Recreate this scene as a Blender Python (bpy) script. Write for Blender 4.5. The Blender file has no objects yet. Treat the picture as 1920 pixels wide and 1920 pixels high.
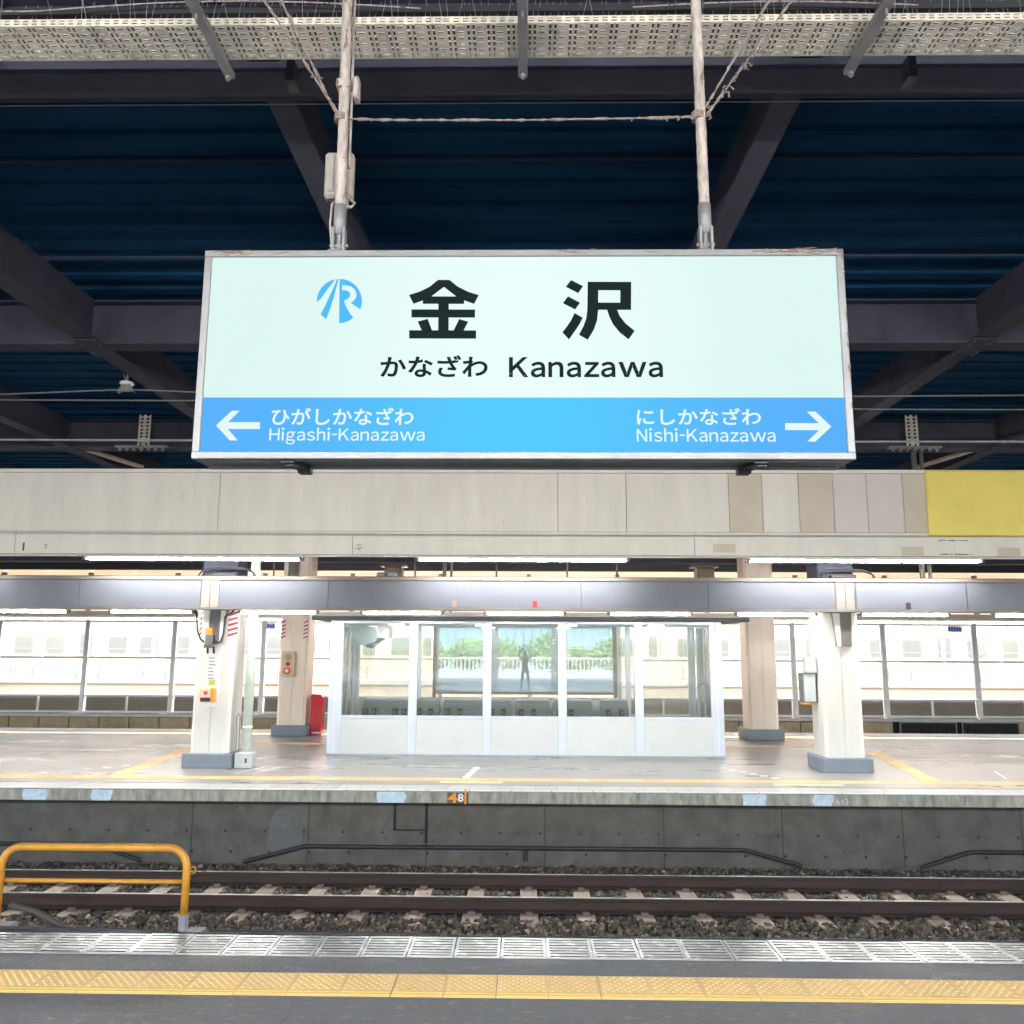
import bpy, math, random
import numpy as np
from mathutils import Vector, Matrix
random.seed(7); RNG = np.random.default_rng(7)
S = bpy.context.scene; COL = S.collection
R = math.radians; PI_ = math.pi

# ------------------------------------------------------------------ camera, sky, sun, exposure
EXPO = 3.8
CAMZ = 1.97
cd = bpy.data.cameras.new('camera'); cam = bpy.data.objects.new('camera', cd); COL.objects.link(cam); S.camera = cam
cd.sensor_width = 36; cd.lens = 36*1550/1920; cd.clip_start = .05; cd.clip_end = 600
pitch, yaw, roll = math.atan(250/1550), R(.92), R(.28)
F = Vector((-math.sin(yaw)*math.cos(pitch), math.cos(yaw)*math.cos(pitch), math.sin(pitch)))
RR = Vector((math.cos(yaw), math.sin(yaw), 0)); UU = RR.cross(F)
R2 = RR*math.cos(roll)+UU*math.sin(roll); U2 = UU*math.cos(roll)-RR*math.sin(roll)
m3 = Matrix((R2, U2, -F)).transposed(); cam.matrix_world = Matrix.Translation((0, 0, CAMZ)) @ m3.to_4x4()

SUN_EL, SUN_AZ = R(50), R(14)           # the sun stands beyond the far side of the station
w = bpy.data.worlds.new('World'); S.world = w; w.use_nodes = True
nt = w.node_tree; bg = nt.nodes['Background']
sky = nt.nodes.new('ShaderNodeTexSky'); sky.sky_type = 'NISHITA'; sky.sun_disc = False
sky.sun_elevation = SUN_EL; sky.sun_rotation = SUN_AZ; sky.air_density = 1.2; sky.dust_density = 2.0
nt.links.new(sky.outputs[0], bg.inputs[0]); bg.inputs[1].default_value = .15
sd = bpy.data.lights.new('sun', 'SUN'); sd.energy = 3.0; sd.angle = R(.5); sd.color = (1, .95, .88)
so = bpy.data.objects.new('sun', sd); COL.objects.link(so)
sv = Vector((math.sin(SUN_AZ)*math.cos(SUN_EL), math.cos(SUN_AZ)*math.cos(SUN_EL), math.sin(SUN_EL)))
so.rotation_euler = sv.to_track_quat('Z', 'Y').to_euler(); so.location = sv*60
S.view_settings.view_transform = 'Standard'; S.view_settings.look = 'None'
S.view_settings.exposure = EXPO; S.view_settings.gamma = 1; S.view_settings.use_curve_mapping = False
S.cycles.use_denoising = True; S.cycles.max_bounces = 9; S.cycles.diffuse_bounces = 4; S.cycles.transparent_max_bounces = 14
S.cycles.glossy_bounces = 4; S.cycles.sample_clamp_indirect = 6; S.cycles.caustics_reflective = False; S.cycles.caustics_refractive = False

# ------------------------------------------------------------------ materials
def lin(c): return tuple((x/12.92 if x <= .04045 else ((x+.055)/1.055)**2.4) for x in c)
def mat(name, col, rough=.6, a=.12, sc=3., metal=0., bump=0., bsc=None, rnd=0., spec=.4, stretch=(1, 1, 1), spots=None, world=False, ra=0., coat=0.):
    m = bpy.data.materials.new(name); m.use_nodes = True; t = m.node_tree; N = t.nodes; L = t.links
    b = N['Principled BSDF']; b.inputs['Roughness'].default_value = rough; b.inputs['Metallic'].default_value = metal
    b.inputs['Specular IOR Level'].default_value = spec; b.inputs['Coat Weight'].default_value = coat
    tc = N.new('ShaderNodeTexCoord'); mp = N.new('ShaderNodeMapping'); mp.inputs['Scale'].default_value = stretch
    if world:
        g = N.new('ShaderNodeNewGeometry'); L.new(g.outputs['Position'], mp.inputs[0])
    else: L.new(tc.outputs['Object'], mp.inputs[0])
    n = N.new('ShaderNodeTexNoise'); n.inputs['Scale'].default_value = sc; n.inputs['Detail'].default_value = 7; n.inputs['Roughness'].default_value = .65
    L.new(mp.outputs[0], n.inputs['Vector'])
    r = N.new('ShaderNodeMapRange'); r.inputs['From Min'].default_value = .3; r.inputs['From Max'].default_value = .7
    r.inputs['To Min'].default_value = 1-a; r.inputs['To Max'].default_value = 1+a; L.new(n.outputs['Fac'], r.inputs['Value'])
    fac = r.outputs[0]
    if rnd:
        oi = N.new('ShaderNodeObjectInfo'); q = N.new('ShaderNodeMapRange'); q.inputs['To Min'].default_value = 1-rnd; q.inputs['To Max'].default_value = 1+rnd
        L.new(oi.outputs['Random'], q.inputs['Value']); mu = N.new('ShaderNodeMath'); mu.operation = 'MULTIPLY'
        L.new(fac, mu.inputs[0]); L.new(q.outputs[0], mu.inputs[1]); fac = mu.outputs[0]
    vm = N.new('ShaderNodeVectorMath'); vm.operation = 'SCALE'; vm.inputs[0].default_value = col[:3]; L.new(fac, vm.inputs['Scale'])
    out = vm.outputs[0]
    if spots:                                                       # (colour, scale, threshold, softness)
        n2 = N.new('ShaderNodeTexNoise'); n2.inputs['Scale'].default_value = spots[1]; n2.inputs['Detail'].default_value = 9; n2.inputs['Roughness'].default_value = .7
        L.new(mp.outputs[0], n2.inputs['Vector']); r2 = N.new('ShaderNodeMapRange'); r2.inputs['From Min'].default_value = spots[2]; r2.inputs['From Max'].default_value = spots[2]+spots[3]
        L.new(n2.outputs['Fac'], r2.inputs['Value']); mx = N.new('ShaderNodeMix'); mx.data_type = 'RGBA'
        L.new(r2.outputs[0], mx.inputs['Factor']); L.new(out, mx.inputs['A']); mx.inputs['B'].default_value = (*spots[0], 1); out = mx.outputs['Result']
    L.new(out, b.inputs['Base Color'])
    if ra:
        r3 = N.new('ShaderNodeMapRange'); r3.inputs['From Min'].default_value = .3; r3.inputs['From Max'].default_value = .7
        r3.inputs['To Min'].default_value = rough-ra; r3.inputs['To Max'].default_value = rough+ra; L.new(n.outputs['Fac'], r3.inputs['Value']); L.new(r3.outputs[0], b.inputs['Roughness'])
    if bump:
        n3 = N.new('ShaderNodeTexNoise'); n3.inputs['Scale'].default_value = bsc or sc*6; n3.inputs['Detail'].default_value = 6; L.new(mp.outputs[0], n3.inputs['Vector'])
        bp = N.new('ShaderNodeBump'); bp.inputs['Strength'].default_value = bump; bp.inputs['Distance'].default_value = .01
        L.new(n3.outputs['Fac'], bp.inputs['Height']); L.new(bp.outputs[0], b.inputs['Normal'])
    return m
def emit(name, col, st):
    m = bpy.data.materials.new(name); m.use_nodes = True; t = m.node_tree; t.nodes.clear()
    e = t.nodes.new('ShaderNodeEmission'); e.inputs[0].default_value = (*col, 1); e.inputs[1].default_value = st
    o = t.nodes.new('ShaderNodeOutputMaterial'); t.links.new(e.outputs[0], o.inputs[0]); return m
def glass(name, tint=(.95, .97, .96), refl=.06, milk=0.):
    """thin pane: clear, with a fresnel reflection (and a pale veil mixed in for bright haze)"""
    m = bpy.data.materials.new(name); m.use_nodes = True; t = m.node_tree; t.nodes.clear(); N = t.nodes; L = t.links
    tr = N.new('ShaderNodeBsdfTransparent'); tr.inputs[0].default_value = (*tint, 1)
    gl = N.new('ShaderNodeBsdfGlossy'); gl.inputs['Roughness'].default_value = .02
    lw = N.new('ShaderNodeFresnel'); lw.inputs[0].default_value = 1.5
    ad = N.new('ShaderNodeMath'); ad.operation = 'ADD'; ad.inputs[1].default_value = refl; L.new(lw.outputs[0], ad.inputs[0])
    mx = N.new('ShaderNodeMixShader'); L.new(ad.outputs[0], mx.inputs[0]); L.new(tr.outputs[0], mx.inputs[1]); L.new(gl.outputs[0], mx.inputs[2])
    out = mx.outputs[0]
    if milk:  # pale diffuse veil, haze of bright light put into the pane
        df = N.new('ShaderNodeBsdfDiffuse'); df.inputs[0].default_value = (.9, .84, .74, 1); tl = N.new('ShaderNodeBsdfTranslucent'); tl.inputs[0].default_value = (.9, .84, .74, 1)
        m0 = N.new('ShaderNodeMixShader'); m0.inputs[0].default_value = .5; L.new(df.outputs[0], m0.inputs[1]); L.new(tl.outputs[0], m0.inputs[2])
        m2 = N.new('ShaderNodeMixShader'); m2.inputs[0].default_value = milk; L.new(out, m2.inputs[1]); L.new(m0.outputs[0], m2.inputs[2]); out = m2.outputs[0]
    o = N.new('ShaderNodeOutputMaterial'); L.new(out, o.inputs[0]); return m

K = 2**-EXPO                                                        # display value -> radiance
M = dict(
 asphalt=mat('asphalt', (.092, .095, .10), .55, .35, 2.0, bump=1., bsc=55, ra=.15, stretch=(.7, 1.3, 1), spots=((.17, .17, .168), 16, .54, .12)),
 far_floor=mat('worn_platform_paving', (.28, .27, .262), .34, .16, 1.1, bump=.08, bsc=20, ra=.14, stretch=(.3, 1.4, 1), spots=((.215, .205, .20), 1.6, .52, .2)),
 tactile=mat('yellow_tile', (.76, .50, .20), .55, .1, 6, rnd=.06, bump=.1),
 worn_tactile=mat('worn_yellow_tile', (.74, .50, .24), .5, .2, 7, rnd=.1, spots=((.40, .36, .30), 6, .56, .15)),
 tactile2=mat('yellow_tile_edge', (.74, .48, .14), .55, .08, 6),
 grate=mat('white_painted_grating', (.34, .34, .32), .25, .15, 6, rnd=.16, ra=.1),
 slot=mat('grating_recess', (.045, .032, .026), .8, .3, 10),
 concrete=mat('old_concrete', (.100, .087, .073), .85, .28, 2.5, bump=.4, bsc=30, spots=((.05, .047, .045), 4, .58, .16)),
 coping=mat('coping_concrete', (.33, .30, .255), .85, .45, 4, bump=.4, bsc=30, stretch=(2.5, 1, .6), spots=((.17, .155, .13), 5, .55, .2)),
 hole=mat('tie_hole', (.02, .02, .02), .9),
 patch=mat('pale_blue_patch', (.52, .60, .68), .7, .2, 18, spots=((.35, .36, .35), 14, .6, .1)),
 ballast=mat('ballast_stone', (.105, .084, .066), .9, .25, 7, bump=.4, bsc=60),
 bed=mat('ballast_bed', (.05, .042, .036), .95, .4, 20),
 sleeper=mat('concrete_sleeper', (.42, .325, .25), .85, .25, 12, rnd=.1, bump=.2),
 rail_side=mat('rusty_rail', (.040, .023, .016), .75, .3, 12, stretch=(.2, 1, 1)),
 rail_top=mat('polished_rail', (.62, .60, .58), .4, .1, 3, metal=1),
 clip=mat('rail_clip', (.14, .11, .09), .7),
 rubber=mat('black_rubber', (.02, .03, .028), .6),
 handrail=mat('yellow_pipe_paint', (.43, .19, .02), .45, .22, 8, spots=((.13, .07, .03), 16, .6, .06)),
 galv=mat('galvanised_steel', (.20, .20, .21), .55, .18, 8, metal=.2),
 dark=mat('dark_metal', (.03, .032, .036), .55),
 cable=mat('black_cable', (.025, .025, .027), .5),
 roof=mat('navy_deck', (.011, .050, .115), .95, .4, .8, spec=.04, stretch=(.4, 3, 1)),
 beam=mat('dark_painted_steel', (.056, .058, .082), .85, .2, 2, spec=.15),
 tray=mat('dusty_galvanised_tray', (.60, .57, .50), .65, .22, 5, spots=((.2, .19, .16), 9, .56, .2)),
 spike=mat('spike_steel', (.35, .35, .38), .35, metal=.6),
 dusty=mat('dusty_white_pipe', (.36, .32, .30), .75, .35, 18, bump=.8, bsc=60, stretch=(2, 2, .5), spots=((.13, .09, .075), 16, .54, .08)),
 web=mat('cobweb_dust', (.19, .16, .15), .95, .3, 30, bump=.8, bsc=80),
 sign_frame=mat('sign_frame_aluminium', (.20, .20, .205), .45, .12, 5, metal=.3, spots=((.13, .11, .10), 11, .68, .05)),
 sign_body=mat('sign_underside', (.16, .165, .16), .5, .1, 3, metal=.2),
 letter=mat('black_lettering', (.004, .009, .009), .8, .02, spec=.05),
 cream=mat('cream_fascia', (.86, .81, .75), .5, .06, 1.2, stretch=(2.5, 1, .5), spots=((.66, .59, .52), 3, .60, .25)),
 beige=mat('beige_fascia', (.68, .60, .49), .5, .05, 2),
 pinkish=mat('pale_pink_fascia', (.76, .68, .66), .5, .04, 2),
 yellow_sheet=mat('yellow_sheet', (.98, .80, .21), .55, .05, 2, bump=.3, bsc=2.5, spots=((.8, .74, .45), 9, .73, .02)),
 stain=mat('brown_stain', (.16, .10, .07), .9),
 trunk=mat('blue_grey_panel', (.185, .19, .225), .5, .05, 1.5, spec=.1, bump=.05, bsc=.9),
 trunk_frame=mat('taupe_frame', (.19, .17, .15), .5, .06, 4),
 column=mat('cream_column', (.70, .665, .62), .45, .06, 2, stretch=(3, 3, .5)),
 column2=mat('peach_column', (.86, .71, .60), .5, .07, 2, stretch=(3, 3, .5)),
 plinth=mat('grey_plinth', (.20, .225, .265), .6, .1, 5),
 white=mat('white_paint', (.78, .79, .80), .4, .05, 3),
 lav=mat('lavender_white_frame', (.68, .71, .80), .3, .05, 3, metal=.15),
 kpanel=mat('white_kiosk_panel', (.66, .67, .66), .35, .05, 1.2),
 kroof=mat('dark_roof_edge', (.05, .055, .05), .5),
 red=mat('red_gloss', (.62, .02, .035), .25, .1, 4, coat=.5),
 redp=mat('red_paint', (.62, .04, .05), .5), orange=mat('orange_plastic', (.85, .30, .03), .4),
 teal=mat('teal_grey_seat', (.13, .18, .19), .35, .08, 4), black=mat('black_plastic', (.012, .014, .018), .4),
 brown_frame=mat('brown_frame', (.17, .12, .09), .5),
 louvre=mat('brown_louvre', (.25, .205, .175), .55, .1, 3),
 block=mat('tan_block', (.33, .25, .16), .8, .25, 5, rnd=.1),
 ledge=mat('grey_ledge', (.40, .37, .36), .6),
 peach=mat('peach_wall_panel', (.80, .64, .52), .5, .05, 2, rnd=.04), peach_clear=mat('peach_translucent_panel', (.80, .68, .58), .5, .05, 2, rnd=.04),
 train=mat('cream_train_body', (.85, .79, .69), .3, .03, 1.5),
 train_win=mat('train_window', (.20, .24, .25), .12, .1, 3),
 parapet=mat('pale_parapet', (.80, .73, .64), .6, .06, 2),
 grey_line=mat('grey_line', (.33, .31, .30), .6), skin=mat('skin', (.5, .3, .21), .5), cloth=mat('dark_shirt', (.07, .08, .09), .8),
 trousers=mat('grey_trousers', (.06, .065, .08), .8), hair=mat('black_hair', (.01, .009, .008), .5),
 leaf=mat('tree_leaves', (.06, .11, .025), .6, .45, 1.5), bark=mat('tree_bark', (.08, .06, .045), .9),
 bluewall=mat('pale_blue_cladding', (.07, .13, .16), .5), ground=mat('pale_ground', (.12, .12, .115), .8, .15, .5),
 mirror=mat('veiled_mirror_glass', (.72, .79, .80), .015, .01, 1, metal=.68),  # partly diffuse: a whitish haze painted over the reflection
 tube=emit('fluorescent_tube', (1, 1, .97), 13.), screen_tube=emit('screen_light_strip', (1, .93, .84), 1.6), near_tube=emit('near_fluorescent_tube', (1, .94, .87), 92.), ceil_lamp=emit('round_ceiling_lamp', (1, .98, .93), 5.),
 glass=glass('clear_pane', refl=.02, milk=.085), screen_glass=glass('hazy_screen_pane', (.98, .96, .92), .0, .03),
)

_t = M['peach_clear'].node_tree; _b = _t.nodes['Principled BSDF']; _tl = _t.nodes.new('ShaderNodeBsdfTranslucent'); _tl.inputs[0].default_value = (.70, .57, .47, 1)
_m = _t.nodes.new('ShaderNodeMixShader'); _m.inputs[0].default_value = .34; _t.links.new(_b.outputs[0], _m.inputs[1]); _t.links.new(_tl.outputs[0], _m.inputs[2]); _t.links.new(_m.outputs[0], _t.nodes['Material Output'].inputs[0])
# ------------------------------------------------------------------ mesh helpers
ORG = {}
def tag(o, label=None, cat=None, group=None, kind=None):
    for k, v in (('label', label), ('category', cat), ('group', group), ('kind', kind)):
        if v: o[k] = v
    return o
def thing(name, label, cat, loc=(0, 0, 0), group=None):
    o = bpy.data.objects.new(name, None); o.empty_display_size = .2; COL.objects.link(o); o.location = loc; ORG[o] = Vector(loc)
    return tag(o, label, cat, group)
def struct(name, label=None, loc=(0, 0, 0)):
    o = bpy.data.objects.new(name, None); COL.objects.link(o); o.location = loc; ORG[o] = Vector(loc); return tag(o, label, None, None, 'structure')
def org(p):
    return ORG.get(p, Vector((0, 0, 0))) if p else Vector((0, 0, 0))
class MB:
    def __init__(s): s.v = []; s.f = []; s.mi = []; s.cur = 0
    def add(s, vs, fs):
        b = len(s.v); s.v += [tuple(p) for p in vs]; s.f += [tuple(i+b for i in f) for f in fs]; s.mi += [s.cur]*len(fs); return s
    def box(s, x0, x1, y0, y1, z0, z1, c=0):
        if c <= 0:
            v = [(x, y, z) for z in (z0, z1) for y in (y0, y1) for x in (x0, x1)]
            return s.add(v, [(0, 2, 3, 1), (4, 5, 7, 6), (0, 1, 5, 4), (2, 6, 7, 3), (0, 4, 6, 2), (1, 3, 7, 5)])
        # chamfered box: 24 vertices
        xs, ys, zs = (x0, x1), (y0, y1), (z0, z1); v = []; idx = {}
        for i in (0, 1):
            for j in (0, 1):
                for k in (0, 1):
                    dx, dy, dz = c*(1-2*i), c*(1-2*j), c*(1-2*k)
                    for ax, p in enumerate(((xs[i], ys[j]+dy, zs[k]+dz), (xs[i]+dx, ys[j], zs[k]+dz), (xs[i]+dx, ys[j]+dy, zs[k]))):
                        idx[i, j, k, ax] = len(v); v.append(p)
        f = []
        I = idx
        for a in (0, 1):
            q = [I[a, 0, 0, 0], I[a, 1, 0, 0], I[a, 1, 1, 0], I[a, 0, 1, 0]]; f.append(q if a else q[::-1])
            q = [I[0, a, 0, 1], I[1, a, 0, 1], I[1, a, 1, 1], I[0, a, 1, 1]]; f.append(q[::-1] if a else q)
            q = [I[0, 0, a, 2], I[1, 0, a, 2], I[1, 1, a, 2], I[0, 1, a, 2]]; f.append(q if a else q[::-1])
        for a in (0, 1):
            for b in (0, 1):
                f.append([I[a, b, 0, 0], I[a, b, 0, 1], I[a, b, 1, 1], I[a, b, 1, 0]])
                f.append([I[a, 0, b, 0], I[a, 0, b, 2], I[a, 1, b, 2], I[a, 1, b, 0]])
                f.append([I[0, a, b, 1], I[0, a, b, 2], I[1, a, b, 2], I[1, a, b, 1]])
        for i in (0, 1):
            for j in (0, 1):
                for k in (0, 1): f.append([I[i, j, k, 0], I[i, j, k, 1], I[i, j, k, 2]])
        return s.add(v, f)
    def prism(s, pts, y0, y1, axis='y'):
        """polygon given in (x, z), drawn out along y; axis x: polygon in (y, z), axis z: polygon in (x, y)"""
        n = len(pts)
        P = {'y': lambda a, b, t: (a, t, b), 'x': lambda a, b, t: (t, a, b), 'z': lambda a, b, t: (a, b, t)}[axis]
        v = [P(a, b, y0) for a, b in pts]+[P(a, b, y1) for a, b in pts]
        return s.add(v, [tuple(range(n)), tuple(range(2*n-1, n-1, -1))]+[(i, i+n, (i+1) % n+n, (i+1) % n) for i in range(n)])
    def tube(s, path, r, n=8, caps=True, rr=None):
        path = [Vector(p) for p in path]; k = len(path); v = []; f = []
        up = None
        for i, p in enumerate(path):
            d = (path[min(i+1, k-1)]-path[max(i-1, 0)]).normalized()
            if up is None:
                up = d.orthogonal().normalized()
            up = (up-d*up.dot(d)).normalized(); sd = d.cross(up)
            q = rr[i] if rr else r
            v += [p+(up*math.cos(2*math.pi*j/n)+sd*math.sin(2*math.pi*j/n))*q for j in range(n)]
        for i in range(k-1):
            f += [(i*n+j, i*n+(j+1) % n, (i+1)*n+(j+1) % n, (i+1)*n+j) for j in range(n)]
        if caps: f += [tuple(range(n-1, -1, -1)), tuple(range((k-1)*n, k*n))]
        return s.add(v, f)
    def lathe(s, c, prof, n=16, axis='z'):
        """prof: (radius, height) list"""
        v = []; f = []
        for r, h in prof:
            for j in range(n):
                a = 2*math.pi*j/n; x, y = r*math.cos(a), r*math.sin(a)
                v.append((c[0]+x, c[1]+y, c[2]+h) if axis == 'z' else (c[0]+x, c[1]+h, c[2]+y) if axis == 'y' else (c[0]+h, c[1]+x, c[2]+y))
        for i in range(len(prof)-1): f += [(i*n+j, i*n+(j+1) % n, (i+1)*n+(j+1) % n, (i+1)*n+j) for j in range(n)]
        f += [tuple(range(n-1, -1, -1)), tuple(range((len(prof)-1)*n, len(prof)*n))]
        return s.add(v, f)
    def mesh(s, name, mats, o=Vector((0, 0, 0)), smooth=False):
        me = bpy.data.meshes.new(name); me.from_pydata([(a-o[0], b-o[1], c-o[2]) for a, b, c in s.v], [], s.f)
        for m in (mats if isinstance(mats, (list, tuple)) else [mats]): me.materials.append(m)
        if any(s.mi): me.polygons.foreach_set('material_index', s.mi)
        if smooth: me.polygons.foreach_set('use_smooth', [True]*len(s.f))
        me.update()
        import bmesh
        b = bmesh.new(); b.from_mesh(me); bmesh.ops.recalc_face_normals(b, faces=b.faces); b.to_mesh(me); b.free()
        return me
    def build(s, name, m, parent=None, smooth=False, label=None, kind=None):
        o = bpy.data.objects.new(name, s.mesh(name, m, org(parent), smooth)); COL.objects.link(o)
        if parent: o.parent = parent; ORG[o] = org(parent)
        if label: o['label'] = label
        if kind: o['kind'] = kind
        return o
def piece(name, me, parent, loc, rot=(0, 0, 0), label=None):
    o = bpy.data.objects.new(name, me); COL.objects.link(o); o.location = Vector(loc)-org(parent); o.rotation_euler = rot
    o.parent = parent; ORG[o] = Vector(loc)
    if label: o['label'] = label
    return o
def single(mb, name, m, label, cat, group=None, smooth=False):
    return tag(mb.build(name, m, None, smooth), label, cat, group)
def box(name, m, parent, *a, c=0, **k): return MB().box(*a, c=c).build(name, m, parent, **k)
def text(name, body, x0, x1, z0, z1, y, m, parent, bold=0., depth=.0015, z_from=None):
    """lettering fitted into a rectangle of the plane y = const, facing -y"""
    c = bpy.data.curves.new(name, 'FONT'); c.body = body; c.offset = bold; c.resolution_u = 4
    o = bpy.data.objects.new('tmp', c); COL.objects.link(o); bpy.context.view_layer.update()
    me = bpy.data.meshes.new_from_object(o); bpy.data.objects.remove(o)
    n = len(me.vertices); a = np.empty(n*3); me.vertices.foreach_get('co', a); a = a.reshape(-1, 3)
    mn, mx = a.min(0), a.max(0); sx = (x1-x0)/(mx[0]-mn[0]); sz = (z1-z0)/(mx[1]-mn[1]); og = org(parent)
    b = np.empty_like(a); b[:, 0] = x0+(a[:, 0]-mn[0])*sx-og[0]; b[:, 2] = z0+(a[:, 1]-mn[1])*sz-og[2]; b[:, 1] = y-og[1]
    me.vertices.foreach_set('co', b.ravel()); me.materials.clear(); me.materials.append(m); me.name = name
    o = bpy.data.objects.new(name, me); COL.objects.link(o); o.parent = parent
    return o
def solid(o, t):
    md = o.modifiers.new('depth', 'SOLIDIFY'); md.thickness = t; md.offset = 0; return o

# ================================================================== SETTING
# ground and pits
g = MB().box(-140, 140, -140, -8, -1.55, -1.45).box(-140, 140, -8, 27, -1.75, -1.5).box(-140, 140, 27, 160, -1.55, -1.42)
tag(g.build('ground', M['bed']), kind='structure')

# near platform --------------------------------------------------------
np_ = struct('near_platform')
MB().box(-30, 30, -7, 5.05, -.4, 0).box(-30, 30, 5.05, 5.38, -.4, -.012).box(-30, 30, 5.38, 5.655, -.4, -.0).box(-30, 30, 5.655, 6.03, -.4, -.03).build('asphalt_surface', M['asphalt'], np_)
MB().box(-30, 30, -6.9, 5.85, -1.5, -.4).build('platform_body', M['concrete'], np_)
# yellow tactile tiles: staggered domes and a raised bar along the inner side
mb = MB().box(-.1485, .1485, .0, .33, -.012, .001, c=.0015)
for r_ in range(8):
    n_ = 6 if r_ % 2 == 0 else 5
    for q in range(n_):
        x = (q-(n_-1)/2)*.049; y = .105+r_*.0285
        mb.lathe((x, y, .001), [(.0125, 0), (.009, .0038), (.004, .005)], 8)
mb.cur = 1
mb.add([(-.147, .012, .001), (.147, .012, .001), (-.147, .018, .006), (.147, .018, .006), (-.147, .040, .006), (.147, .040, .006), (-.147, .046, .0012), (.147, .046, .0012)], [(0, 1, 3, 2), (2, 3, 5, 4), (4, 5, 7, 6)])
mb.add([(-.147, .05, .0012), (.147, .05, .0012), (-.147, .054, .005), (.147, .054, .005), (-.147, .072, .005), (.147, .072, .005), (-.147, .078, .0012), (.147, .078, .0012)], [(0, 1, 3, 2), (2, 3, 5, 4), (4, 5, 7, 6)])
tile_me = mb.mesh('tactile_tile', [M['tactile'], M['tactile2']])
for k in range(-14, 14): piece('tactile_tile', tile_me, np_, (-.01+.3*k+random.uniform(-.001, .001), 5.052, random.uniform(0, .0012)), (0, 0, random.uniform(-.003, .003)))
# white grating slabs with real slots
def plate(xs, ys, hole, z, t, wall=0):
    """flat plate in x/y with rectangular openings; hole(i, j) says which cells are open"""
    b = MB(); nx_, ny_ = len(xs)-1, len(ys)-1; H = [[bool(hole(i, j)) for j in range(ny_)] for i in range(nx_)]
    for i in range(nx_):
        for j in range(ny_):
            x0, x1, y0, y1 = xs[i], xs[i+1], ys[j], ys[j+1]
            if not H[i][j]: b.add([(x0, y0, z), (x1, y0, z), (x1, y1, z), (x0, y1, z)], [(0, 1, 2, 3)]); continue
            for a, c, n in (((x0, y0), (x1, y0), (i, j-1)), ((x1, y0), (x1, y1), (i+1, j)), ((x1, y1), (x0, y1), (i, j+1)), ((x0, y1), (x0, y0), (i-1, j))):
                if not (0 <= n[0] < nx_ and 0 <= n[1] < ny_ and H[n[0]][n[1]]): b.cur = wall; b.add([(*a, z), (*c, z), (*c, z-t), (*a, z-t)], [(0, 1, 2, 3)]); b.cur = 0
    return b
ys = [0]; 
for k in range(7): ys += [.028+k*.0485, .028+k*.0485+.017]
ys += [.37]
gb = plate([-.147, -.128, .128, .147], ys, lambda i, j: i == 1 and j % 2 == 1, .002, .014, 1)
gb.cur = 1; gb.box(-.1465, .1465, .001, .369, -.02, -.013)
gb.cur = 0; gb.add([(-.147, 0, .002), (.147, 0, .002), (.147, 0, -.02), (-.147, 0, -.02), (-.147, .37, .002), (.147, .37, .002), (.147, .37, -.02), (-.147, .37, -.02)], [(0, 1, 2, 3), (4, 5, 6, 7), (0, 3, 7, 4), (1, 2, 6, 5)])
grate_me = gb.mesh('grating_slab', [M['grate'], M['slot']])
for k in range(-16, 16): piece('grating_slab', grate_me, np_, (-.005+.3*k, 5.658, random.uniform(-.001, .0025)), (random.uniform(-.004, .004), random.uniform(-.006, .006), random.uniform(-.004, .004)))
cb = MB().box(-6, 6, 6.032, 6.045, -.06, -.004).box(-6, 6, 6.085, 6.1, -.06, -.006)
for k in range(750): x = -6+.016*k; cb.box(x, x+.005, 6.045, 6.085, -.03, -.007)
cb.build('rubber_comb_edge', M['rubber'], np_, kind='stuff')
for a in (-1.8,): pass

# far platform ----------------------------------------------------------
FZ = -.19
fp = struct('far_platform')
MB().box(-40, 40, 13.45, 21.75, -.42, FZ).box(-40, 40, 12.95, 13.45, -.38, FZ-.006).build('paving', M['far_floor'], fp)
MB().box(-40, 40, 12.93, 13.05, -.375, -.215, c=.008).build('edge_coping', M['coping'], fp)
em = MB().box(-.163, .163, 0, .44, -.012, .002, c=.002).mesh('edge_tile', mat('edge_tile', (.50, .48, .45), .4, .12, 5, rnd=.08, ra=.1))
for k in range(-36, 36): piece('edge_tile', em, fp, (k*.335, 12.96, FZ))
lm = MB().box(-.30, .30, 0, .035, -.01, .004, c=.001).mesh('edge_strip', M['white'])
for k in range(-20, 20): piece('white_edge_strip', lm, fp, (k*.62+.1, 12.925, FZ))
tm = MB().box(-.148, .148, 0, .3, -.01, .004, c=.002)
for i in range(4):
    for j in range(4): tm.lathe(((i-1.5)*.065, .05+j*.065, .004), [(.014, 0), (.007, .005)], 6)
tm = tm.mesh('far_tactile_tile', M['worn_tactile'])
for k in range(-40, 40): piece('tactile_tile', tm, fp, (k*.3, 13.82, FZ))
for k in range(-48, 48):
    if not -14 < k < 14: piece('tactile_tile', tm, fp, (k*.3, 20.55, FZ))
for k in range(13):
    piece('tactile_tile', tm, fp, (-6.75-.02*k, 14.14+.3*k, FZ)); piece('tactile_tile', tm, fp, (6.68+.05*k, 14.14+.3*k, FZ))
for k in range(7):
    piece('tactile_tile', tm, fp, (-6.3+.3*k, 18.6, FZ)); piece('tactile_tile', tm, fp, (4.45+.3*k, 18.6, FZ))
for k in range(5): piece('tactile_tile', tm, fp, (6.75-.2*k, 19.0+.3*k, FZ))
bmk = MB()
for x0, x1, y in ((-1.35, -.35, 13.62), (3.95, 5.05, 13.62)): bmk.box(x0, x1, y, y+.12, FZ-.003, FZ+.0045)
bmk.build('boarding_mark', mat('cream_paint', (.75, .66, .42), .6, .2, 12), fp)
bmk = MB()
for k in range(6):
    for x in (-8.15+.24*k, 4.1-.12*k): bmk.box(x, x+.13, 14.3+.22*k, 14.37+.22*k, FZ-.003, FZ+.004)
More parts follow.
